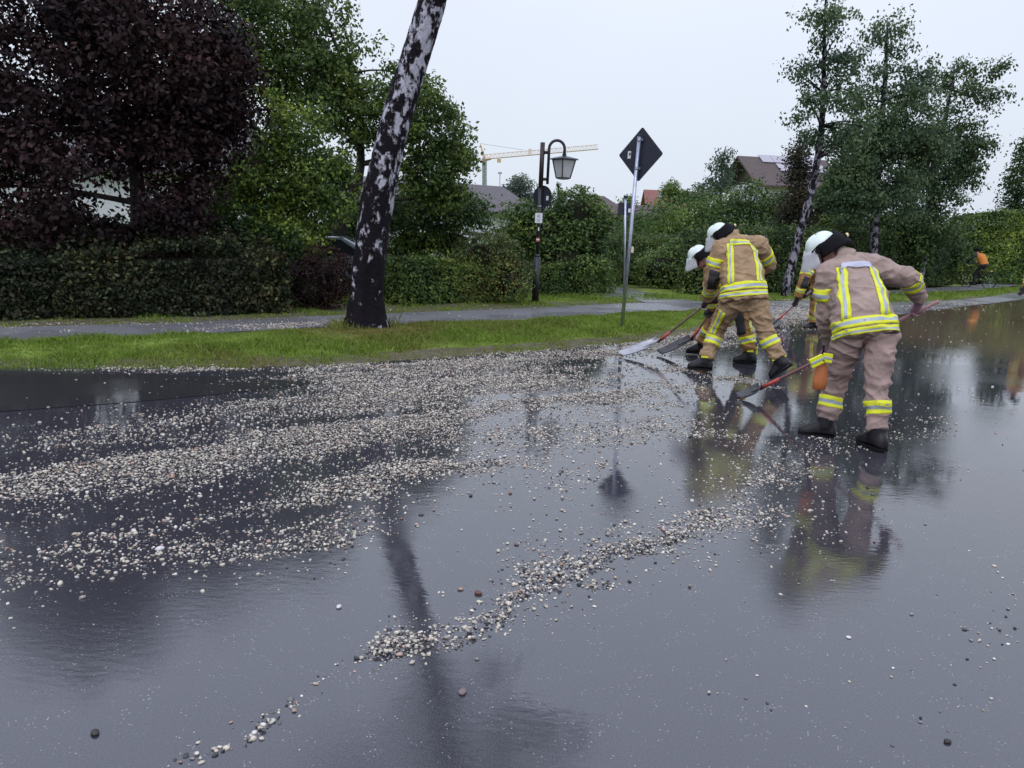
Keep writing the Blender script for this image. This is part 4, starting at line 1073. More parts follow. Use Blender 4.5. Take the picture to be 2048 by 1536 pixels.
# ------------------------------------------------------------------ houses
def house(name, label, c, L_, D_, eave, ridge, rot, wall, roof, over=.5, win=(), cat='house', panels=None, chimney=None, gable=None):
    c = np.array(c, float); c[2] = 0
    root = tag(empty(name, c), label, cat)
    ex = np.array([math.cos(rot), math.sin(rot), 0]); ey = np.array([-math.sin(rot), math.cos(rot), 0]); ez = np.array([0, 0, 1.])
    q = lambda x, y, z: c + ex * x + ey * y + ez * z
    hl, hd_ = L_ / 2, D_ / 2
    mb = MB()
    V = [q(-hl, -hd_, -.1), q(hl, -hd_, -.1), q(hl, hd_, -.1), q(-hl, hd_, -.1), q(-hl, -hd_, eave), q(hl, -hd_, eave), q(hl, hd_, eave), q(-hl, hd_, eave)]
    mb.add(V, [(0, 1, 5, 4), (2, 3, 7, 6), (1, 2, 6, 5), (3, 0, 4, 7)])
    mb.add([q(-hl, -hd_, eave), q(-hl, hd_, eave), q(-hl, 0, ridge - .12)], [(0, 1, 2)], 1)
    mb.add([q(hl, -hd_, eave), q(hl, hd_, eave), q(hl, 0, ridge - .12)], [(0, 1, 2)], 1)
    mb.build('wall', [wall, gable or wall], root)
    ov = over; sl = (ridge - eave) / hd_; ze = eave - sl * ov
    rm = MB()
    for s_ in (-1, 1):
        rm.add([q(-hl - ov, s_ * (hd_ + ov), ze), q(hl + ov, s_ * (hd_ + ov), ze), q(hl + ov, 0, ridge), q(-hl - ov, 0, ridge),
                q(-hl - ov, s_ * (hd_ + ov), ze + .16), q(hl + ov, s_ * (hd_ + ov), ze + .16), q(hl + ov, 0, ridge + .16), q(-hl - ov, 0, ridge + .16)],
               [(0, 1, 2, 3), (4, 5, 6, 7), (0, 1, 5, 4), (1, 2, 6, 5), (3, 0, 4, 7)])
    ro = rm.build('roof', roof, root)
    if chimney:
        MB().box(q(chimney, .6, ridge + .3), (.3, .3, .7), (ex, ey, ez)).build('chimney', M['render'], ro)
    if panels:
        x0, z0, nx, nz, w, h = panels
        nrm = unit(np.array([0, -sl, 1])); sd = unit(np.array([0, 1, sl]))
        N3 = ex * 0 + ey * (-sl) + ez; N3 = unit(N3); S3 = unit(ey + ez * sl)
        for i in range(nx):
            for j in range(nz):
                if j == 0 and i == 0 and nx > 3: continue
                yc = -hd_ + (z0 + j * h)
                p = q(x0 + i * w, 0, 0) + ey * yc + ez * (eave + sl * (yc + hd_) + .24)
                MB().box(p, (w * .485, h * .485, .03), (ex, S3, N3)).build('solar_panel', M['solar'], ro)
    for (x, z, w, h, face) in win:
        if face == 'front': p, a1, nv = q(x, -hd_ - .02, z), ex, -ey
        else: p, a1, nv = q(-hl - .02, x, z), ey, -ex
        fr = MB()
        for sx in (-1, 1): fr.box(p + a1 * sx * w / 2, (.05, .04, h / 2 + .05), (a1, nv, ez))
        for sz in (-1, 1): fr.box(p + ez * sz * h / 2, (w / 2, .04, .05), (a1, nv, ez))
        wo = fr.build('window', M['white'], root)
        MB().box(p, (w / 2, .015, h / 2), (a1, nv, ez)).build('pane', M['glass'], wo)
    return root

house('bungalow', 'white house wall glimpsed through the purple tree', P(270, 500, 27), 7.5, 7, 2.9, 4.3, R(12), M['render'], M['roof_grey'], win=[(-4, 1.6, 1.2, 1.1, 'front'), (3, 1.6, 1.2, 1.1, 'front')])
ra, rb = P(600, 340, 44), P(988, 386, 50)
mid = (ra + rb) / 2
house('long_house', 'low white house with long grey roof behind the birch', mid, np.linalg.norm((rb - ra)[:2]), 8.5, 2.55, 4.0, math.atan2((rb - ra)[1], (rb - ra)[0]), M['render'], M['roof_grey'], over=.6, win=[(0.2, 1.1, 1.3, 1.2, 'front')])
house('brown_house', 'two-storey house with brown roof and solar panels behind the birches', P(1545, 500, 66), 5.4, 8, 6.0, 8.0, R(4), M['render'], M['roof_brown'], over=1.0, gable=M['timber'], panels=(-1.5, 2.0, 5, 2, .95, 1.5), win=[(-1.3, 4.6, 1.1, 1.2, 'front'), (1.0, 4.6, 1.1, 1.2, 'front'), (-1.3, 2.2, 1.1, 1.2, 'front')])
house('red_roof_house', 'small far house with red roof left of the firefighters', P(1335, 440, 122), 6.0, 6.5, 6.2, 8.2, R(-3), M['cream'], M['roof_red'], over=.9, panels=(-1.2, 1.8, 1, 1, 1.2, 1.3), win=[(1.4, 5.2, .9, .9, 'front'), (-1.4, 5.2, .9, .9, 'front')])
house('brown_roof_house', 'brown roof showing above the tall shrub right of the lamp', P(1183, 450, 78), 2.0, 5, 3.9, 5.0, R(40), M['cream'], M['roof_brown'], over=.5)
house('garden_shed', 'dark timber shed at the end of the side path', P(1250, 520, 37), 2.4, 2.4, 2.35, 2.75, R(0), M['timber'], M['roof_brown'], over=.2, cat='shed')

# ------------------------------------------------------------------ parked car behind the shrubs
cc_ = Z0(P(632, 600, 17.6))
car = tag(empty('parked_car', cc_), 'silver car parked behind the dark shrubs left of the birch', 'car')
prof = [(-2.0, .35), (-2.0, .72), (-1.3, .84), (-.75, 1.22), (.75, 1.26), (1.5, .9), (2.0, .8), (2.05, .38)]
MB().prism([(x, z) for x, z in prof], -.82, .82, cc_, ((1, 0, 0), (0, 0, 1), (0, -1, 0))).build('body', M['car'], car, bevel=.06)
for s_ in (-1, 1):
    MB().prism([(-1.1, .86), (-.66, 1.17), (.05, 1.2), (.05, .86)], 0, .012, cc_ + [0, s_ * .825, 0], ((1, 0, 0), (0, 0, 1), (0, s_, 0))).build('side_window', M['glass'], car)
    MB().prism([(.12, .86), (.12, 1.2), (.72, 1.2), (1.25, .88)], 0, .012, cc_ + [0, s_ * .825, 0], ((1, 0, 0), (0, 0, 1), (0, s_, 0))).build('side_window', M['glass'], car)
    for x_ in (-1.3, 1.3):
        w_ = MB().tube([cc_ + [x_, s_ * .70, .32], cc_ + [x_, s_ * .85, .32]], .32, 20).build('wheel', M['tyre'], car)
        MB().tube([cc_ + [x_, s_ * .84, .32], cc_ + [x_, s_ * .862, .32]], .19, 14).build('rim', M['zinc'], w_)

# ------------------------------------------------------------------ people
def wrinkle(seed, amp=.007):
    def f(v):
        p = Vector((float(v[0]), float(v[1]), float(v[2]))) 
        q = Vector((p.x * 5 + seed, p.y * 5, p.z * 11))
        a = mn.noise(q + Vector((mn.noise(p * 6), mn.noise(p * 6 + Vector((9, 1, 3))), 0)) * .9)
        b = mn.noise(p * 16 + Vector((seed, 3, 1)))
        w = Vector((mn.noise(p * 4), mn.noise(p * 4 + Vector((5, 2, 7))), mn.noise(p * 4 + Vector((1, 8, 4))))) * .5
        r1 = 1 - abs(mn.noise(Vector((p.x * 4.5 + p.z * 3, p.y * 4.5, p.z * 9 + seed)) + w)) * 3.2       # sharp folds
        r2 = 1 - abs(mn.noise(Vector((p.x * 9 - p.z * 6, p.y * 9 + seed, p.z * 13)) + w)) * 3.2
        return amp * (a * .8 + b * .25 + max(0, r1) ** 1.5 * .9 + max(0, r2) ** 1.5 * .4 - .25)
    return f

def limb_rings(pts, rad, n, seg=18, squash=1.0):
    c = spline(pts, n); r_ = np.interp(np.linspace(0, 1, n), np.linspace(0, 1, len(rad)), rad)
    return c, r_

def band(bvh, c, r_, t0, t1, parent, mats, name='reflective_band', lift=.006, seg=26, arc=None, frame=None):
    """sewn band round a limb between curve parameters t0 and t1, laid on the cloth"""
    n = len(c); fr = (0, .34, .66, 1)
    rows = []
    for w in (0, .17, .34, .345, .5, .655, .66, .83, 1):
        t = (t0 + (t1 - t0) * w) * (n - 1); i = min(int(t), n - 2); f = t - i
        p = c[i] * (1 - f) + c[i + 1] * f; rr = r_[i] * (1 - f) + r_[i + 1] * f
        d_ = unit(c[min(i + 2, n - 1)] - c[max(i - 1, 0)])
        ref = np.array([0, 1., 0]) if frame is None else np.asarray(frame, float)
        a = unit(np.cross(d_, ref)); b = np.cross(d_, a)
        row = []
        for k in range(seg):
            th = 2 * math.pi * k / seg
            q = p + (a * math.cos(th) + b * math.sin(th)) * (rr + .01)
            h = bvh.find_nearest(Vector(q), .045)
            od = a * math.cos(th) + b * math.sin(th)
            if h[0] is not None and np.array(h[1]) @ od > .35:
                q = np.array(h[0]) + np.array(h[1]) * lift
            elif h[0] is None or np.array(h[1]) @ od <= .35:
                q = p + od * rr * .9
            row.append(q)
        rows.append(row)
    V = [v for row in rows for v in row]; F, mi = [], []
    for i in range(len(rows) - 1):
        for k in range(seg):
            F.append((i * seg + k, i * seg + (k + 1) % seg, (i + 1) * seg + (k + 1) % seg, (i + 1) * seg + k)); mi.append(1 if 3 <= i <= 4 else 0)
    o = npmesh(name, V, F, mats, parent, smooth=True, mi=mi)
    s_ = o.modifiers.new('thick', 'SOLIDIFY'); s_.thickness = .005; s_.offset = -1
    return o

def strip_on(bvh, path, width, side, parent, mats, name='reflective_strip', lift=.006, plain=False, reach=.09):
    """straight sewn strip following path (points), width across along vectors side, laid on the cloth"""
    ws = (-.5, -.33, -.16, -.155, 0, .155, .16, .33, .5)
    V, F, mi = [], [], []
    for p, s_ in zip(path, side):
        for w in ws:
            q = np.asarray(p) + np.asarray(s_) * w * width
            h = bvh.find_nearest(Vector(q), reach)
            if h[0] is not None: q = np.array(h[0]) + np.array(h[1]) * lift
            V.append(q)
    k = len(ws)
    for i in range(len(path) - 1):
        for j in range(k - 1):
            F.append((i * k + j, i * k + j + 1, (i + 1) * k + j + 1, (i + 1) * k + j)); mi.append(1 if (3 <= j <= 4 and not plain) else 0)
    o = npmesh(name, V, F, mats, parent, smooth=True, mi=mi)
    s_ = o.modifiers.new('thick', 'SOLIDIFY'); s_.thickness = .005; s_.offset = 0
    return o

def boot(root, ankle, toe, shin, yellow=True, lift_heel=0.0, ground=0.0):
    """leather boot: sole, foot and shaft; toe = direction it points, shin = direction up the leg"""
    t = np.array(toe, float)
    f = unit(t); up = np.array([0, 0, 1.]); up = unit(up - f * (up @ f)); s_ = np.cross(f, up)
    heel = np.asarray(ankle, float) - up * .105
    mb = MB()
    sec = [(-.098, .034, .085), (-.08, .050, .12), (-.02, .056, .165), (.05, .053, .15), (.11, .056, .115), (.16, .058, .088), (.20, .048, .07), (.220, .022, .045)]
    rings = []
    for x, w, h in sec:
        x *= .92
        rings.append([heel + f * x + s_ * w * math.cos(a) * (1.0 if math.sin(a) > -.3 else 1.05) + up * (max(math.sin(a), -.28) * h * .62 + h * .38 - .01) for a in np.linspace(0, 2 * math.pi, 16, endpoint=False)])
    mb.rings(rings)
    mb.tube([heel + up * .06, np.asarray(ankle) + unit(shin) * .05, np.asarray(ankle) + unit(shin) * .19], [.066, .070, .072], 14)
    o, bv = remesh(mb, 'boot', M['rubber'], root, .010, 3)
    out_ = [(-.098, -.03), (-.098, .03), (-.03, .052), (.06, .048), (.13, .056), (.19, .046), (.222, .016), (.222, -.016), (.19, -.046), (.13, -.056), (.06, -.048), (-.03, -.052)]
    MB().prism([(x * .92, y) for x, y in out_], -.014, .012, heel, (f, s_, up)).build('sole', M['black'], o)
    if yellow:
        MB().box(heel - f * .080 + up * .16, (.010, .008, .05), (f, s_, up)).build('pull_tab', M['yellow'], o)
        MB().box(heel + f * .01 + up * .150 - s_ * .062, (.04, .008, .011), (f, s_, up)).build('reflective_tab', M['yellow'], o)
        MB().box(heel + f * .01 + up * .150 + s_ * .062, (.04, .008, .011), (f, s_, up)).build('reflective_tab', M['yellow'], o)
    return o

def glove(root, wrist, grip, pdir, m, palm_side=None):
    """hand closed round a pole: palm, four separate bent fingers and a thumb"""
    wrist, grip = np.asarray(wrist, float), np.asarray(grip, float)
    ax = unit(pdir)
    w = wrist - grip; w = unit(w - ax * (w @ ax)); b = np.cross(ax, w)
    mb = MB()
    pc = grip + w * .030
    mb.ball(pc + w * .012, (.044, .030, .024), (ax, unit(w + b * .2), np.cross(ax, unit(w + b * .2))), nu=12, nv=8)
    mb.tube([wrist, (wrist + pc) / 2, pc], [.040, .036, .034], 12)
    for i in range(4):
        ln = (.92, 1.0, .97, .80)[i]
        off = (i - 1.5) * .0215
        p = []
        for k in range(7):
            a = R(20 + 225 * ln * k / 6)
            rr = .031 if k < 6 else .028
            p.append(grip + ax * (off + .002 * math.sin(k + i)) + (w * math.cos(a) + b * math.sin(a)) * rr)
        mb.tube(p, [.0115, .0115, .011, .0105, .010, .0095, .008], 8)
    p = [pc + ax * .035 + w * .012]
    for k in range(5):
        a = R(-25 - 130 * k / 4)
        p.append(grip + ax * (.040 - .006 * k) + (w * math.cos(a) + b * math.sin(a)) * .031)
    mb.tube(p, [.015, .014, .0135, .0125, .0115, .009], 8)
    mb.tube([wrist + unit(wrist - pc) * .05, wrist], [.046, .043], 12)
    return remesh(mb, 'glove', m, root, .0065, 2)[0]

def helmet(root, c, f, u, lamp_on=True):
    # proportions in metres, about 0.3 long with the rim
    """fire helmet: shell with rim, black edge, neck guard, hinged visor and torch"""
    f = unit(f); u = unit(np.asarray(u, float) - f * (np.asarray(u, float) @ f)); s_ = np.cross(f, u)
    c = np.asarray(c, float); f, u, s_ = f * .93, u * .93, s_ * .93
    hm = MB(); seg = 28
    rings = []
    for j in range(9):
        ph = R(90 * j / 8)
        hgt = .112 * math.sin(ph); k = math.cos(ph) ** .85 if j < 8 else .02
        rings.append([c + f * math.cos(a) * .140 * k + s_ * math.sin(a) * .118 * k + u * (hgt + .010 * math.exp(-(math.sin(a) * 3) ** 2) * math.sin(ph)) for a in np.linspace(0, 2 * math.pi, seg, endpoint=False)])
    rim = [c + f * math.cos(a) * .156 + s_ * math.sin(a) * .128 - u * (.014 + .018 * max(0, -math.cos(a))) for a in np.linspace(0, 2 * math.pi, seg, endpoint=False)]
    rings = [rim] + rings
    hm.rings(rings, cap=False)
    o = hm.build('helmet', M['helmet'], root, smooth=True)
    sm = o.modifiers.new('t', 'SOLIDIFY'); sm.thickness = .006
    bd = MB(); bd.tube([q - u * .002 for q in rim] + [rim[0] - u * .002, rim[1] - u * .002], .0085, 8, cap=False)
    for sy in (-1, 1):
        bd.tube([c + f * .10 + s_ * sy * .115 + u * .0, c + f * .02 + s_ * sy * .128 + u * .03, c - f * .07 + s_ * sy * .12 + u * .03], .007, 6)
    bd.build('edge_trim', M['black'], o, smooth=True)
    ng = MB(); rr = []
    for j in range(6):
        v_ = j / 5; row = []
        for k in range(17):
            a = R(72 + 216 * k / 16)
            fl = 1 + .10 * v_ * max(0, -math.cos(a))
            row.append(c + f * math.cos(a) * (.146 + .085 * v_ * max(0, -math.cos(a))) + s_ * math.sin(a) * .122 * fl + u * (.030 + .030 * max(0, -math.cos(a)) - (.165 - .05 * abs(math.sin(a))) * v_))
        rr.append(row)
    ng.rings(rr, cap=False, closed=False)
    n_o = ng.build('neck_guard', M['black'], o, smooth=True)
    sm = n_o.modifiers.new('t', 'SOLIDIFY'); sm.thickness = .014; sm.offset = 1
    vz = MB(); rr = []
    for j in range(5):
        v_ = j / 4; row = []
        for k in range(15):
            a = R(-72 + 144 * k / 14)
            drop = .155 * v_ - .030 * v_ * math.exp(-(math.sin(a) * 4) ** 2)
            row.append(c + f * (math.cos(a) * (.150 + .085 * v_) + .012) + s_ * math.sin(a) * (.136 + .004 * v_) + u * (.012 - drop))
        rr.append(row)
    vz.rings(rr, cap=False, closed=False)
    v_o = vz.build('visor', M['visor'], o, smooth=True)
    sm = v_o.modifiers.new('t', 'SOLIDIFY'); sm.thickness = .003
    for sy in (-1, 1):
        MB().tube([c + f * .055 + s_ * sy * .122 - u * .01, c + f * .055 + s_ * sy * .146 - u * .01], .02, 12).build('visor_hinge', M['black'], o)
        MB().tube([c + f * .03 + s_ * sy * .115 - u * .02, c + f * .055 + s_ * sy * .085 - u * .12, c + f * .075 + s_ * sy * .02 - u * .165], .007, 6).build('chin_strap', M['black'], o)
    if lamp_on:
        lc = c - f * .205 - u * .02
        l_o = MB().tube([lc + f * .05, lc - f * .012], [.018, .020], 12).build('torch', M['black'], o)
        MB().tube([lc - f * .012, lc - f * .030], [.020, .013], 12).build('torch_lens', M['lamp_lens'], l_o)
    return o

def head_into(mb, c, f, u, neck):
    f = unit(f); u = unit(np.asarray(u, float) - f * (np.asarray(u, float) @ f)); s_ = np.cross(f, u)
    ax = (f, s_, u)
    mb.ball(c + u * .03, (.098, .077, .105), ax)
    mb.ball(c + f * .025 - u * .065, (.072, .058, .065), ax)                       # jaw
    mb.ball(c + f * .082 - u * .100, (.024, .028, .020), ax)                       # chin
    mb.tube([c + f * .094 + u * .015, c + f * .118 - u * .030, c + f * .098 - u * .042], [.011, .017, .014], 8)   # nose
    mb.tube([c + f * .092 - s_ * .022 - u * .068, c + f * .100 - u * .066, c + f * .092 + s_ * .022 - u * .068], [.008, .010, .008], 7)   # lips
    mb.tube([c + f * .083 - s_ * .045 + u * .028, c + f * .097 + u * .024, c + f * .083 + s_ * .045 + u * .028], [.010, .012, .010], 7)  # brow
    for sy in (-1, 1):
        mb.ball(c + s_ * sy * .078 - f * .012 - u * .005, (.018, .009, .030), ax, nu=8, nv=6)
    mb.tube([c - f * .02 - u * .06, (c - f * .03 - u * .1 + neck) / 2, neck], [.058, .060, .066], 12)

def firefighter(S):
    J = {k: np.asarray(v, float) for k, v in S['J'].items()}
    seed = S['seed']
    base = Z0((J['ankL'] + J['ankR']) / 2)
    root = tag(empty('person', base), S['label'], 'person', None)
    # --- torso frame
    spine = spline([J['hem'], J['waist'], J['chest'], J['neck']], 21)
    rt0, rt1 = unit(J['hipR'] - J['hipL']), unit(J['shR'] - J['shL'])
    tA = [0, .12, .35, .62, .80, .92, 1.0]
    k_ = S.get('bulk', 1.0)
    aW = np.array([.278, .272, .252, .250, .225, .150, .082]) * k_
    bD = np.array([.190, .188, .172, .165, .145, .110, .080]) * k_
    def sect(t):
        i = t * 20; i0 = min(int(i), 19); f = i - i0
        c = spine[i0] * (1 - f) + spine[i0 + 1] * f
        d_ = unit(spine[min(i0 + 2, 20)] - spine[max(i0 - 1, 0)])
        r_ = rt0 * (1 - t) + rt1 * t; r_ = unit(r_ - d_ * (r_ @ d_)); fr = np.cross(d_, r_)
        return c, r_, fr, np.interp(t, tA, aW), np.interp(t, tA, bD)
    def T(t, deg, grow=0.0):
        c, r_, fr, a, b = sect(t); th = R(deg); cs_, sn = math.cos(th), math.sin(th)
        e_ = .80
        return c + r_ * (a + grow) * math.copysign(abs(cs_) ** e_, cs_) + fr * (b + grow) * math.copysign(abs(sn) ** e_, sn)
    # --- body: one continuous figure under the clothes
    bd = MB()
    bd.tube([spine[2], spine[8], spine[14], spine[19]], [.11, .11, .13, .075], 14, squash=.75)
    for s_ in 'LR':
        bd.tube(spline([J['neck'] * .6 + J['sh' + s_] * .4, J['sh' + s_], J['el' + s_], J['wr' + s_]], 14), np.linspace(.06, .03, 14), 10)
        bd.tube(spline([J['hip' + s_], J['kn' + s_], J['ank' + s_]], 12), np.linspace(.07, .038, 12), 10)
        hd_ = J['hand' + s_]
        bd.tube([J['wr' + s_], (J['wr' + s_] + hd_) / 2], [.030, .022], 8)
    bd.tube([J['hipL'], J['hipR']], .075, 12)
    head_into(bd, J['head'], S['hf'], S['hu'], J['neck'])
    remesh(bd, 'body', M['skin'], root, .0115, 2)
    # --- trousers
    tm_ = MB(); LG = {}
    pel = (J['hipL'] + J['hipR']) / 2
    tm_.tube([J['hem'] * .35 + J['waist'] * .65, J['hem'], pel - (J['waist'] - J['hem']) * .1], [.17 * k_, .19 * k_, .165 * k_], 18, squash=.80, up=np.cross(rt0, unit(J['waist'] - J['hem'])))
    for s_ in 'LR':
        up = unit(J['kn' + s_] - J['ank' + s_])
        c, r_ = limb_rings([J['hip' + s_] + (J['hip' + s_] - J['kn' + s_]) * .02, J['hip' + s_] * .5 + J['kn' + s_] * .5, J['kn' + s_], J['kn' + s_] * .45 + J['ank' + s_] * .55, J['ank' + s_] + up * .035], [.140 * k_, .125 * k_, .103 * k_, .096 * k_, .092 * k_, .088 * k_], 22)
        LG[s_] = (c, r_); tm_.tube(c, r_, 18)
    tro, tb = remesh(tm_, 'trousers', M[S['tro']], root, S.get('vox', .0125), 4, wrinkle(seed + 2, .021))
    for s_ in 'LR':
        c, r_ = LG[s_]
        band(tb, c, r_, *S.get('legband', (.62, .76)), tro, [M['yellow'], M['silver']], frame=(0, 1, .2))
    for (s_, deg, t0, t1, w, m_) in S.get('legstrip', ()):
        c, r_ = LG[s_]; n = len(c); path, side = [], []
        for t in np.linspace(t0, t1, 12):
            i = int(t * (n - 1)); d_ = unit(c[min(i + 1, n - 1)] - c[max(i - 1, 0)])
            a = unit(np.cross(d_, (0, 1, 0))); b = np.cross(d_, a)
            o_ = a * math.cos(R(deg)) + b * math.sin(R(deg)); f = t * (n - 1) - i
            p = c[i] * (1 - f) + c[min(i + 1, n - 1)] * f
            path.append(p + o_ * (r_[i] + .012)); side.append(np.cross(d_, o_))
        strip_on(tb, path, w, side, tro, [M[m_], M['silver']], name='knee_pad' if m_ == 'pad' else 'side_strip', plain=(m_ == 'pad'), lift=.010 if m_ == 'pad' else .006)
    # --- jacket
    jm = MB()
    jm.rings([[T(t, 360 * k / 28) for k in range(28)] for t in np.linspace(0, 1, 17)])
    AR = {}
    for s_ in 'LR':
        sh, el, wr = J['sh' + s_], J['el' + s_], J['wr' + s_]
        c, r_ = limb_rings([sh * .80 + J['neck'] * .20, sh, sh * .45 + el * .55, el, el * .5 + wr * .5, wr], list(np.array([.105, .112, .100, .092, .082, .072]) * S.get('arm', 1.0)), 24)
        AR[s_] = (c, r_); jm.tube(c, r_, 16)
    jm.tube(spline([J['shL'], (J['shL'] + J['shR']) / 2 * .5 + J['neck'] * .5, J['shR']], 7), [.10, .11, .11, .11, .11, .11, .10], 14)
    hd_dir = unit(J['head'] - J['neck'])
    jm.tube([J['neck'] - hd_dir * .05, J['neck'] + hd_dir * .06], [.095, .082], 16)
    jac, jb = remesh(jm, 'jacket', M[S['jac']], root, S.get('vox', .0125), 4, wrinkle(seed, S.get('wr', .019)))
    YS = [M['yellow'], M['silver']]
    h0 = S.get('hem0', .03)
    bh = .079 / max(.4, sum(np.linalg.norm(spine[i + 1] - spine[i]) for i in range(20)))
    def hemband(t0, t1, lift=.007, arc=(0, 360)):
        rows = []; sg = 44
        for w in (0, .17, .34, .345, .5, .655, .66, .83, 1):
            t = t0 + (t1 - t0) * w; row = []
            for k in range(sg):
                q = T(t, 360 * k / sg, .012); h = jb.find_nearest(Vector(q), .08)
                row.append(np.array(h[0]) + np.array(h[1]) * lift if h[0] is not None else q)
            rows.append(row)
        V = [v for r_ in rows for v in r_]; F, mi = [], []
        for i in range(8):
            for k in range(sg):
                F.append((i * sg + k, i * sg + (k + 1) % sg, (i + 1) * sg + (k + 1) % sg, (i + 1) * sg + k)); mi.append(1 if 3 <= i <= 4 else 0)
        o = npmesh('reflective_band', V, F, YS, jac, smooth=True, mi=mi)
        sm = o.modifiers.new('t', 'SOLIDIFY'); sm.thickness = .005; sm.offset = -1
    hemband(h0, h0 + bh); hemband(h0 + bh * 1.16, h0 + bh * 2.16)
    ang = S.get('strip', 34); top_t = S.get('top', .80); low_t = h0 + bh * 2.10
    for s_ in (-1, 1):
        ts = np.linspace(low_t, top_t, 16)
        path = [T(t, -90 + s_ * ang * (1 + .12 * (t - .5)), .012) for t in ts]
        side = [sect(t)[1] for t in ts]
        strip_on(jb, path, .085, side, jac, YS)
    dg = np.linspace(-90 - ang * 1.12, -90 + ang * 1.12, 14)
    path = [T(top_t + .012, d_, .012) for d_ in dg]
    side = [unit(T(top_t + .05, d_) - T(top_t - .03, d_)) for d_ in dg]
    strip_on(jb, path, S.get('topw', .075), side, jac, [M[S.get('topm', 'yellow')], M[S.get('topm2', 'silver')]], lift=.008)
    for s_ in 'LR':
        c, r_ = AR[s_]
        for (t0, t1) in S.get('arm' + s_, ((.30, .42), (.74, .86))):
            band(jb, c, r_, t0, t1, jac, YS, frame=(0, 1, .1))
    for (s_, t0, t1, deg) in S.get('pads', ()):
        c, r_ = AR[s_]; n = len(c); path, side = [], []
        for t in np.linspace(t0, t1, 8):
            i = int(t * (n - 1)); d_ = unit(c[min(i + 1, n - 1)] - c[max(i - 1, 0)])
            a = unit(np.cross(d_, (0, 1, 0))); b = np.cross(d_, a); o_ = a * math.cos(R(deg)) + b * math.sin(R(deg))
            path.append(c[i] + o_ * (r_[i] + .01)); side.append(np.cross(d_, o_))
        strip_on(jb, path, .13, side, jac, [M['pad'], M['pad']], name='elbow_pad', plain=True, lift=.008)
    # --- hands, boots, helmet
    for s_ in 'LR':
        glove(root, J['wr' + s_] + (J['hand' + s_] - J['wr' + s_]) * .25, J['hand' + s_], S['pole'][s_], M[S.get('glove', 'glove')])
        boot(root, J['ank' + s_], S['toe'][s_], J['kn' + s_] - J['ank' + s_], yellow=S.get('tabs', True))
    helmet(root, J['head'] + unit(S['hu']) * .055 + unit(S['hf']) * .005, S['hf'], S['hu'])
    return root, jb, tb

def shovel(label, A, F_, Bt, handle, blade, width=.36, ferrule='red', grip=True):
    """long shovel: handle A to ferrule F_, blade on to Bt"""
    A, F_, Bt = (np.asarray(v, float) for v in (A, F_, Bt))
    root = tag(empty('shovel', Z0(Bt)), label, 'shovel', 'shovels of the firefighters')
    d_ = unit(F_ - A)
    MB().tube([A - d_ * .12, F_], .0150, 12).build('handle', M[handle], root, smooth=True)
    MB().tube([F_ - d_ * .22, F_ + d_ * .02], [.018, .021], 12).build('ferrule', M[ferrule], root, smooth=True)
    g = Bt - F_; ln = np.linalg.norm(g); f = g / ln; s_ = unit(np.cross(f, (0, 0, 1))); u = np.cross(s_, f)
    rows = []
    for j in range(9):
        v_ = j / 8; w = width * (.36 + .64 * min(1, v_ * 3.2)) / 2 * (1 if v_ < .85 else 1 - (v_ - .85) * .6)
        rows.append([F_ + f * ln * v_ + s_ * w * x + u * (.055 * x * x * (1 - .35 * v_) - .02 * math.sin(v_ * 3.14)) for x in np.linspace(-1, 1, 11)])
    b = MB(); b.rings(rows, cap=False, closed=False)
    o = b.build('blade', M[blade], root, smooth=True)
    sm = o.modifiers.new('t', 'SOLIDIFY'); sm.thickness = .006
    MB().tube([F_ + f * x - u * (.012) + u * .02 for x in np.linspace(-.02, ln * .45, 6)], np.linspace(.022, .006, 6), 10).build('socket', M[blade], root, smooth=True)
    return root

def on_line(A, Bp, px):
    """point of the line A-Bp whose photo column is px"""
    ts = np.linspace(-.3, 1.2, 600); q = A + (Bp - A) * ts[:, None]
    x, y = pix(q)
    return q[np.argmin(np.abs(x - px))]

# --- nearest firefighter, right
A1 = P(1850, 616, 6.80); B1 = P(1522, 776, 7.75)
hR1, hL1 = on_line(A1, B1, 1836), on_line(A1, B1, 1642)
f1 = firefighter(dict(seed=11, vox=.0095, bulk=.87, arm=.92, tabs=False, label='nearest firefighter, seen from behind, bending left with a red-handled shovel', jac='jacket_lilac', tro='mauve', hem0=.02, topm='lilac', topm2='lilac', topw=.055, top=.80,
    J=dict(hem=P(1732, 676, 6.10), waist=P(1724, 630, 6.18), chest=P(1707, 575, 6.38), neck=P(1688, 518, 6.54),
           shL=P(1656, 556, 6.40), elL=P(1654, 632, 6.42), wrL=P(1662, 688, 6.62), handL=hL1,
           shR=P(1758, 540, 6.62), elR=P(1818, 556, 6.62), wrR=P(1839, 596, 6.74), handR=hR1,
           hipL=P(1697, 672, 6.16), knL=P(1670, 768, 6.34), ankL=P(1651, 846, 6.30),
           hipR=P(1764, 668, 6.06), knR=P(1754, 772, 6.02), ankR=P(1756, 868, 5.92), head=P(1650, 503, 6.60)),
    hf=(-.80, .26, -.54), hu=(-.48, .08, .86), pole=dict(L=B1 - A1, R=B1 - A1), toe=dict(L=(-.93, .38, 0), R=(-.28, .95, 0)), legband=(.64, .77), glove='glove_pink',
    armL=((.30, .42),), armR=((.62, .76),)))
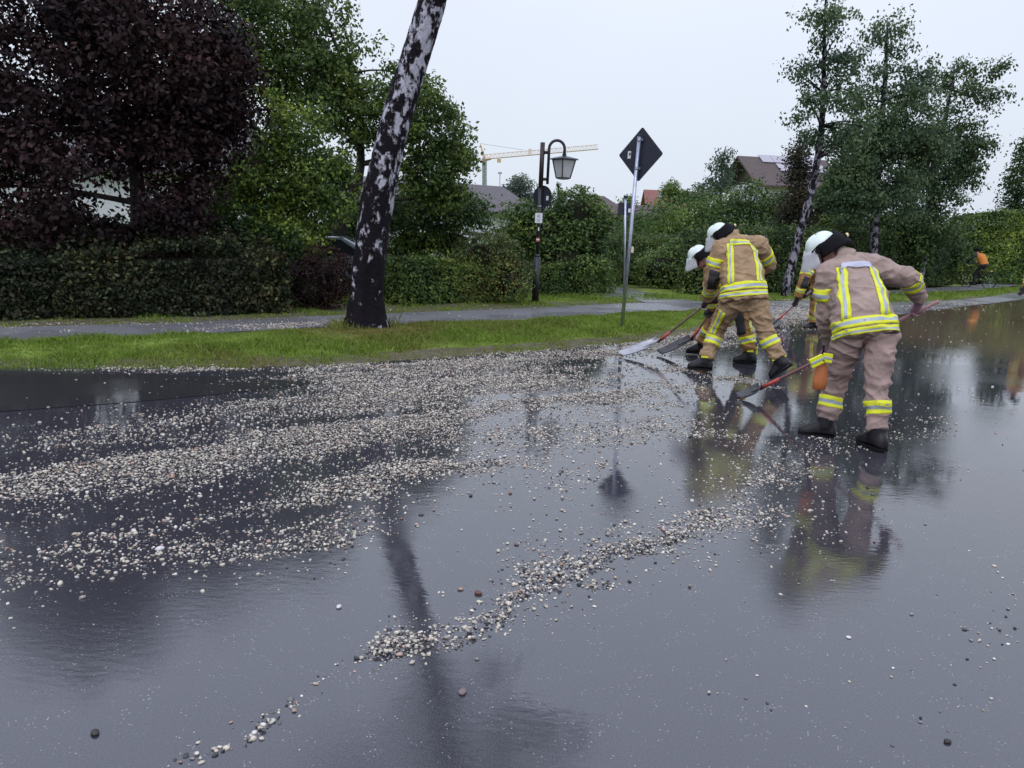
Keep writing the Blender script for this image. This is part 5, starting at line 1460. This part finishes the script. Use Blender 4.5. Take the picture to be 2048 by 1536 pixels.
# pouch at the left thigh
pc_ = P(1641, 752, 6.12); root1 = f1[0]
po = MB(); po.rings([[pc_ + [x * w, y * .55 * w, z] for x, y in [(math.cos(a), math.sin(a)) for a in np.linspace(0, 6.283, 18, endpoint=False)]] for z, w in ((-.11, .036), (-.105, .052), (-.04, .056), (.04, .052), (.08, .042), (.115, .028), (.12, .01))])
pou = po.build('pouch', M['orange'], root1, smooth=True)
MB().tube([pc_ + [0, 0, .11], P(1648, 690, 6.12)], .008, 8).build('strap', M['black'], pou)
for (x, y, sx, rot) in ((1634, 722, .055, -.5), (1655, 716, .036, .1)):
    q = P(x, y, 6.07); c_, s_ = math.cos(rot), math.sin(rot)
    MB().box(q, (sx, .012, .036), ((c_, 0, -s_), (0, 1, 0), (s_, 0, c_)), 0).box(q + [0, -.008, 0], (sx * .98, .007, .010), ((c_, 0, -s_), (0, 1, 0), (s_, 0, c_)), 1).build('reflective_tab', [M['yellow'], M['silver']], pou, bevel=.004)
shovel('red-handled shovel of the nearest firefighter', A1, B1, G(1482, 796, .012), 'pinkwood', 'steel', .17)

# --- middle firefighter
A2 = P(1482, 552, 9.62); B2 = P(1318, 682, 10.35)
f2 = firefighter(dict(seed=23, vox=.0105, bulk=.95, label='middle firefighter in wide stance, back framed by yellow strips, shovelling left', jac='jacket', tro='jacket', hem0=.10, top=.83, strip=36,
    J=dict(hem=P(1489, 602, 9.00), waist=P(1486, 570, 9.05), chest=P(1478, 522, 9.20), neck=P(1466, 475, 9.34),
           shL=P(1440, 503, 9.18), elL=P(1424, 555, 9.22), wrL=P(1416, 597, 9.50), handL=on_line(A2, B2, 1411),
           shR=P(1519, 494, 9.42), elR=P(1537, 530, 9.62), wrR=P(1492, 552, 9.70), handR=on_line(A2, B2, 1480),
           hipL=P(1466, 600, 9.05), knL=P(1434, 660, 9.30), ankL=P(1411, 720, 9.22),
           hipR=P(1510, 598, 8.98), knR=P(1530, 662, 8.92), ankR=P(1560, 722, 8.80), head=P(1441, 474, 9.42)),
    hf=(-.80, .26, -.54), hu=(-.48, .08, .86), pole=dict(L=B2 - A2, R=B2 - A2), toe=dict(L=(-.95, .25, 0), R=(-.62, .40, -.62)), legband=(.60, .72),
    legstrip=(('L', 128, .14, .56, .09, 'yellow'),), armL=((.30, .42), (.76, .88)), armR=((.32, .46),), pads=(('L', .52, .72, 100),)))
shovel('wide aluminium shovel in the hands of the middle firefighter', A2, B2, G(1246, 711, .02), 'wood', 'alu', .26)

# --- third firefighter, mostly hidden behind the middle one
A3 = P(1446, 588, 10.0); B3 = P(1384, 678, 10.45)
f3 = firefighter(dict(seed=31, label='crouching firefighter mostly hidden behind the middle one', jac='ochre', tro='ochre', hem0=.05,
    J=dict(hem=P(1474, 592, 10.25), waist=P(1466, 570, 10.28), chest=P(1452, 545, 10.32), neck=P(1434, 524, 10.30),
           shL=P(1424, 546, 10.12), elL=P(1424, 592, 10.08), wrL=P(1424, 618, 10.15), handL=on_line(A3, B3, 1418),
           shR=P(1462, 532, 10.48), elR=P(1462, 570, 10.50), wrR=P(1446, 592, 10.20), handR=on_line(A3, B3, 1438),
           hipL=P(1455, 596, 10.30), knL=P(1428, 640, 10.40), ankL=P(1404, 690, 10.55),
           hipR=P(1484, 594, 10.20), knR=P(1488, 652, 10.05), ankR=P(1500, 708, 9.98), head=P(1399, 516, 10.30)),
    hf=(-.82, .10, -.50), hu=(-.42, .02, .88), pole=dict(L=B3 - A3, R=B3 - A3), toe=dict(L=(-.96, .2, 0), R=(-.97, .15, 0)), legband=(.66, .79),
    legstrip=(('R', 135, .14, .62, .15, 'pad'), ('R', 50, .14, .62, .06, 'yellow')), armL=((.3, .42), (.76, .88)), pads=(('L', .52, .72, 100),)))
shovel('black-bladed shovel of the crouching firefighter', A3, B3, G(1322, 708, .02), 'pinkwood', 'steel', .28)

# --- fourth firefighter, farther back behind the nearest one
A4 = P(1612, 590, 14.45); B4 = P(1553, 642, 14.75)
f4 = firefighter(dict(seed=43, label='firefighter farther back, half hidden behind the nearest one, dark elbow pads', jac='ochre', tro='ochre', hem0=.06,
    J=dict(hem=P(1650, 592, 14.75), waist=P(1646, 574, 14.75), chest=P(1640, 548, 14.72), neck=P(1634, 522, 14.68),
           shL=P(1617, 534, 14.50), elL=P(1606, 566, 14.40), wrL=P(1595, 594, 14.45), handL=on_line(A4, B4, 1591),
           shR=P(1652, 532, 14.92), elR=P(1650, 562, 14.90), wrR=P(1624, 582, 14.60), handR=on_line(A4, B4, 1610),
           hipL=P(1636, 590, 14.60), knL=P(1630, 620, 14.60), ankL=P(1628, 646, 14.66),
           hipR=P(1660, 590, 14.85), knR=P(1664, 622, 14.90), ankR=P(1668, 648, 14.85), head=P(1626, 505, 14.70)),
    hf=(-.88, -.2, -.35), hu=(-.30, -.05, .92), pole=dict(L=B4 - A4, R=B4 - A4), toe=dict(L=(-.97, -.1, 0), R=(-.97, .1, 0)), legband=(.66, .80),
    legstrip=(('L', 105, .2, .62, .06, 'yellow'),), armL=((.28, .40), (.74, .86)), pads=(('L', .48, .72, 90),)))
shovel('shovel with orange ferrule held by the firefighter farther back', A4, B4, G(1532, 658, .02), 'pinkwood', 'steel', .30)

# --- fifth firefighter at the right edge
Yr = 17.6
A5 = P(2044, 575, Yr - .25); B5 = P(2026, 628, Yr - .1)
f5 = firefighter(dict(seed=57, label='firefighter cut off by the right edge of the picture', jac='ochre', tro='ochre', hem0=.06,
    J=dict(hem=P(2086, 586, Yr), waist=P(2085, 566, Yr), chest=P(2082, 538, Yr), neck=P(2078, 512, Yr),
           shL=P(2064, 522, Yr - .22), elL=P(2058, 552, Yr - .25), wrL=P(2052, 574, Yr - .28), handL=on_line(A5, B5, 2043),
           shR=P(2094, 522, Yr + .2), elR=P(2092, 552, Yr + .22), wrR=P(2060, 580, Yr), handR=on_line(A5, B5, 2040),
           hipL=P(2080, 584, Yr - .1), knL=P(2078, 616, Yr - .1), ankL=P(2078, 646, Yr - .1),
           hipR=P(2094, 584, Yr + .1), knR=P(2098, 616, Yr + .1), ankR=P(2102, 644, Yr + .1), head=P(2072, 492, Yr)),
    hf=(-.9, .1, -.3), hu=(-.28, 0, .95), pole=dict(L=B5 - A5, R=B5 - A5), toe=dict(L=(-.97, 0, 0), R=(-.97, .1, 0)), legband=(.66, .80)))

# ------------------------------------------------------------------ cyclist far right
cb_ = Z0(G(1953, 577)); CY = cb_[1]
bike = tag(empty('bicycle', cb_), 'dark bicycle ridden on the path at the right', 'bicycle')
fd = unit((-.35, .94, 0)); sd_ = np.array([fd[1], -fd[0], 0]); uz = np.array([0, 0, 1.])
for s_ in (-1, 1):
    cW = cb_ + fd * .52 * s_ + uz * .34
    w_ = MB().tube([cW + (fd * math.cos(a) + uz * math.sin(a)) * .32 for a in np.linspace(0, 6.4, 34)], .02, 6, cap=False, up=sd_).build('wheel', M['tyre'], bike)
    sp = MB()
    for k in range(9):
        a = k * math.pi / 9 * 2; sp.tube([cW, cW + (fd * math.cos(a) + uz * math.sin(a)) * .31], .003, 4)
    sp.build('spokes', M['zinc'], w_)
bb, st, hdp = cb_ + uz * .30, cb_ - fd * .20 + uz * .85, cb_ + fd * .38 + uz * .90
fm = MB()
for a, b in ((bb, st), (bb, hdp), (st, hdp), (bb, cb_ - fd * .52 + uz * .34), (st, cb_ - fd * .52 + uz * .34), (hdp, cb_ + fd * .52 + uz * .34)):
    fm.tube([a, b], .017, 8)
fm.build('frame', M['iron'], bike)
MB().tube([hdp + uz * .1 - sd_ * .3, hdp + uz * .14, hdp + uz * .1 + sd_ * .3], .014, 8).build('handlebar', M['iron'], bike)
MB().ball(st + uz * .06, (.13, .07, .03), (fd, sd_, uz)).build('saddle', M['black'], bike)
MB().box(cb_ - fd * .55 + uz * .75, (.02, .03, .03)).build('rear_light', M['lamp_lens'], bike)
rider = tag(empty('person', cb_), 'cyclist in orange vest and dark clothes riding away at the right', 'person')
hp, nk = st + uz * .12, st + fd * .34 + uz * .52
rb_ = MB(); rb_.tube([hp, (hp + nk) / 2 + uz * .05, nk], [.15, .16, .09], 14, squash=.8)
hc = nk + fd * .10 + uz * .14
head_into(rb_, hc, fd, uz, nk)
sl_ = MB(); jk = MB(); jk.tube(spline([hp - uz * .03, (hp + nk) / 2 + uz * .06, nk], 7), [.17, .18, .19, .19, .18, .15, .09], 14, squash=.85)
tr_ = MB(); tr_.tube([hp - uz * .08, hp + uz * .05], [.16, .165], 12)
for s_ in (-1, 1):
    sh = nk + sd_ * .19 * s_ - uz * .05; ha = hdp + uz * .11 + sd_ * .27 * s_
    el_ = (sh + ha) / 2 + sd_ * .10 * s_ - uz * .05
    sl_.tube(spline([nk - uz * .06, sh, el_, ha], 7), [.075, .07, .065, .06, .055, .05, .045], 10); rb_.tube(spline([sh, el_, ha], 7), .04, 8); rb_.ball(ha, .045)
    ft = cb_ + sd_ * .14 * s_ + uz * (.16 if s_ < 0 else .44) + fd * .02; kn_ = hp + fd * (.36 if s_ > 0 else .24) + sd_ * .13 * s_ - uz * (.22 if s_ > 0 else .36)
    tr_.tube(spline([hp + sd_ * .09 * s_, kn_, ft + uz * .06], 9), np.linspace(.10, .055, 9), 10); rb_.tube([hp + sd_ * .09 * s_, kn_, ft], [.07, .05, .035], 8)
    MB().rings([[ft + fd * x + sd_ * w * math.cos(a) + uz * (h * max(math.sin(a), -.4)) for a in np.linspace(0, 6.283, 12, endpoint=False)] for x, w, h in ((-.09, .03, .05), (0, .045, .06), (.1, .045, .04), (.17, .02, .02))]).build('shoe', M['black'], rider)
remesh(rb_, 'body', M['skin'], rider, .02, 2)
remesh(sl_, 'jacket', M['dark_cloth'], rider, .02, 2)
remesh(jk, 'vest', M['orange_cloth'], rider, .025, 3)
remesh(tr_, 'trousers', M['dark_cloth'], rider, .025, 3)
MB().ball(hc + uz * .06, (.13, .11, .10), (fd, sd_, uz)).build('helmet', M['black'], rider, smooth=True)
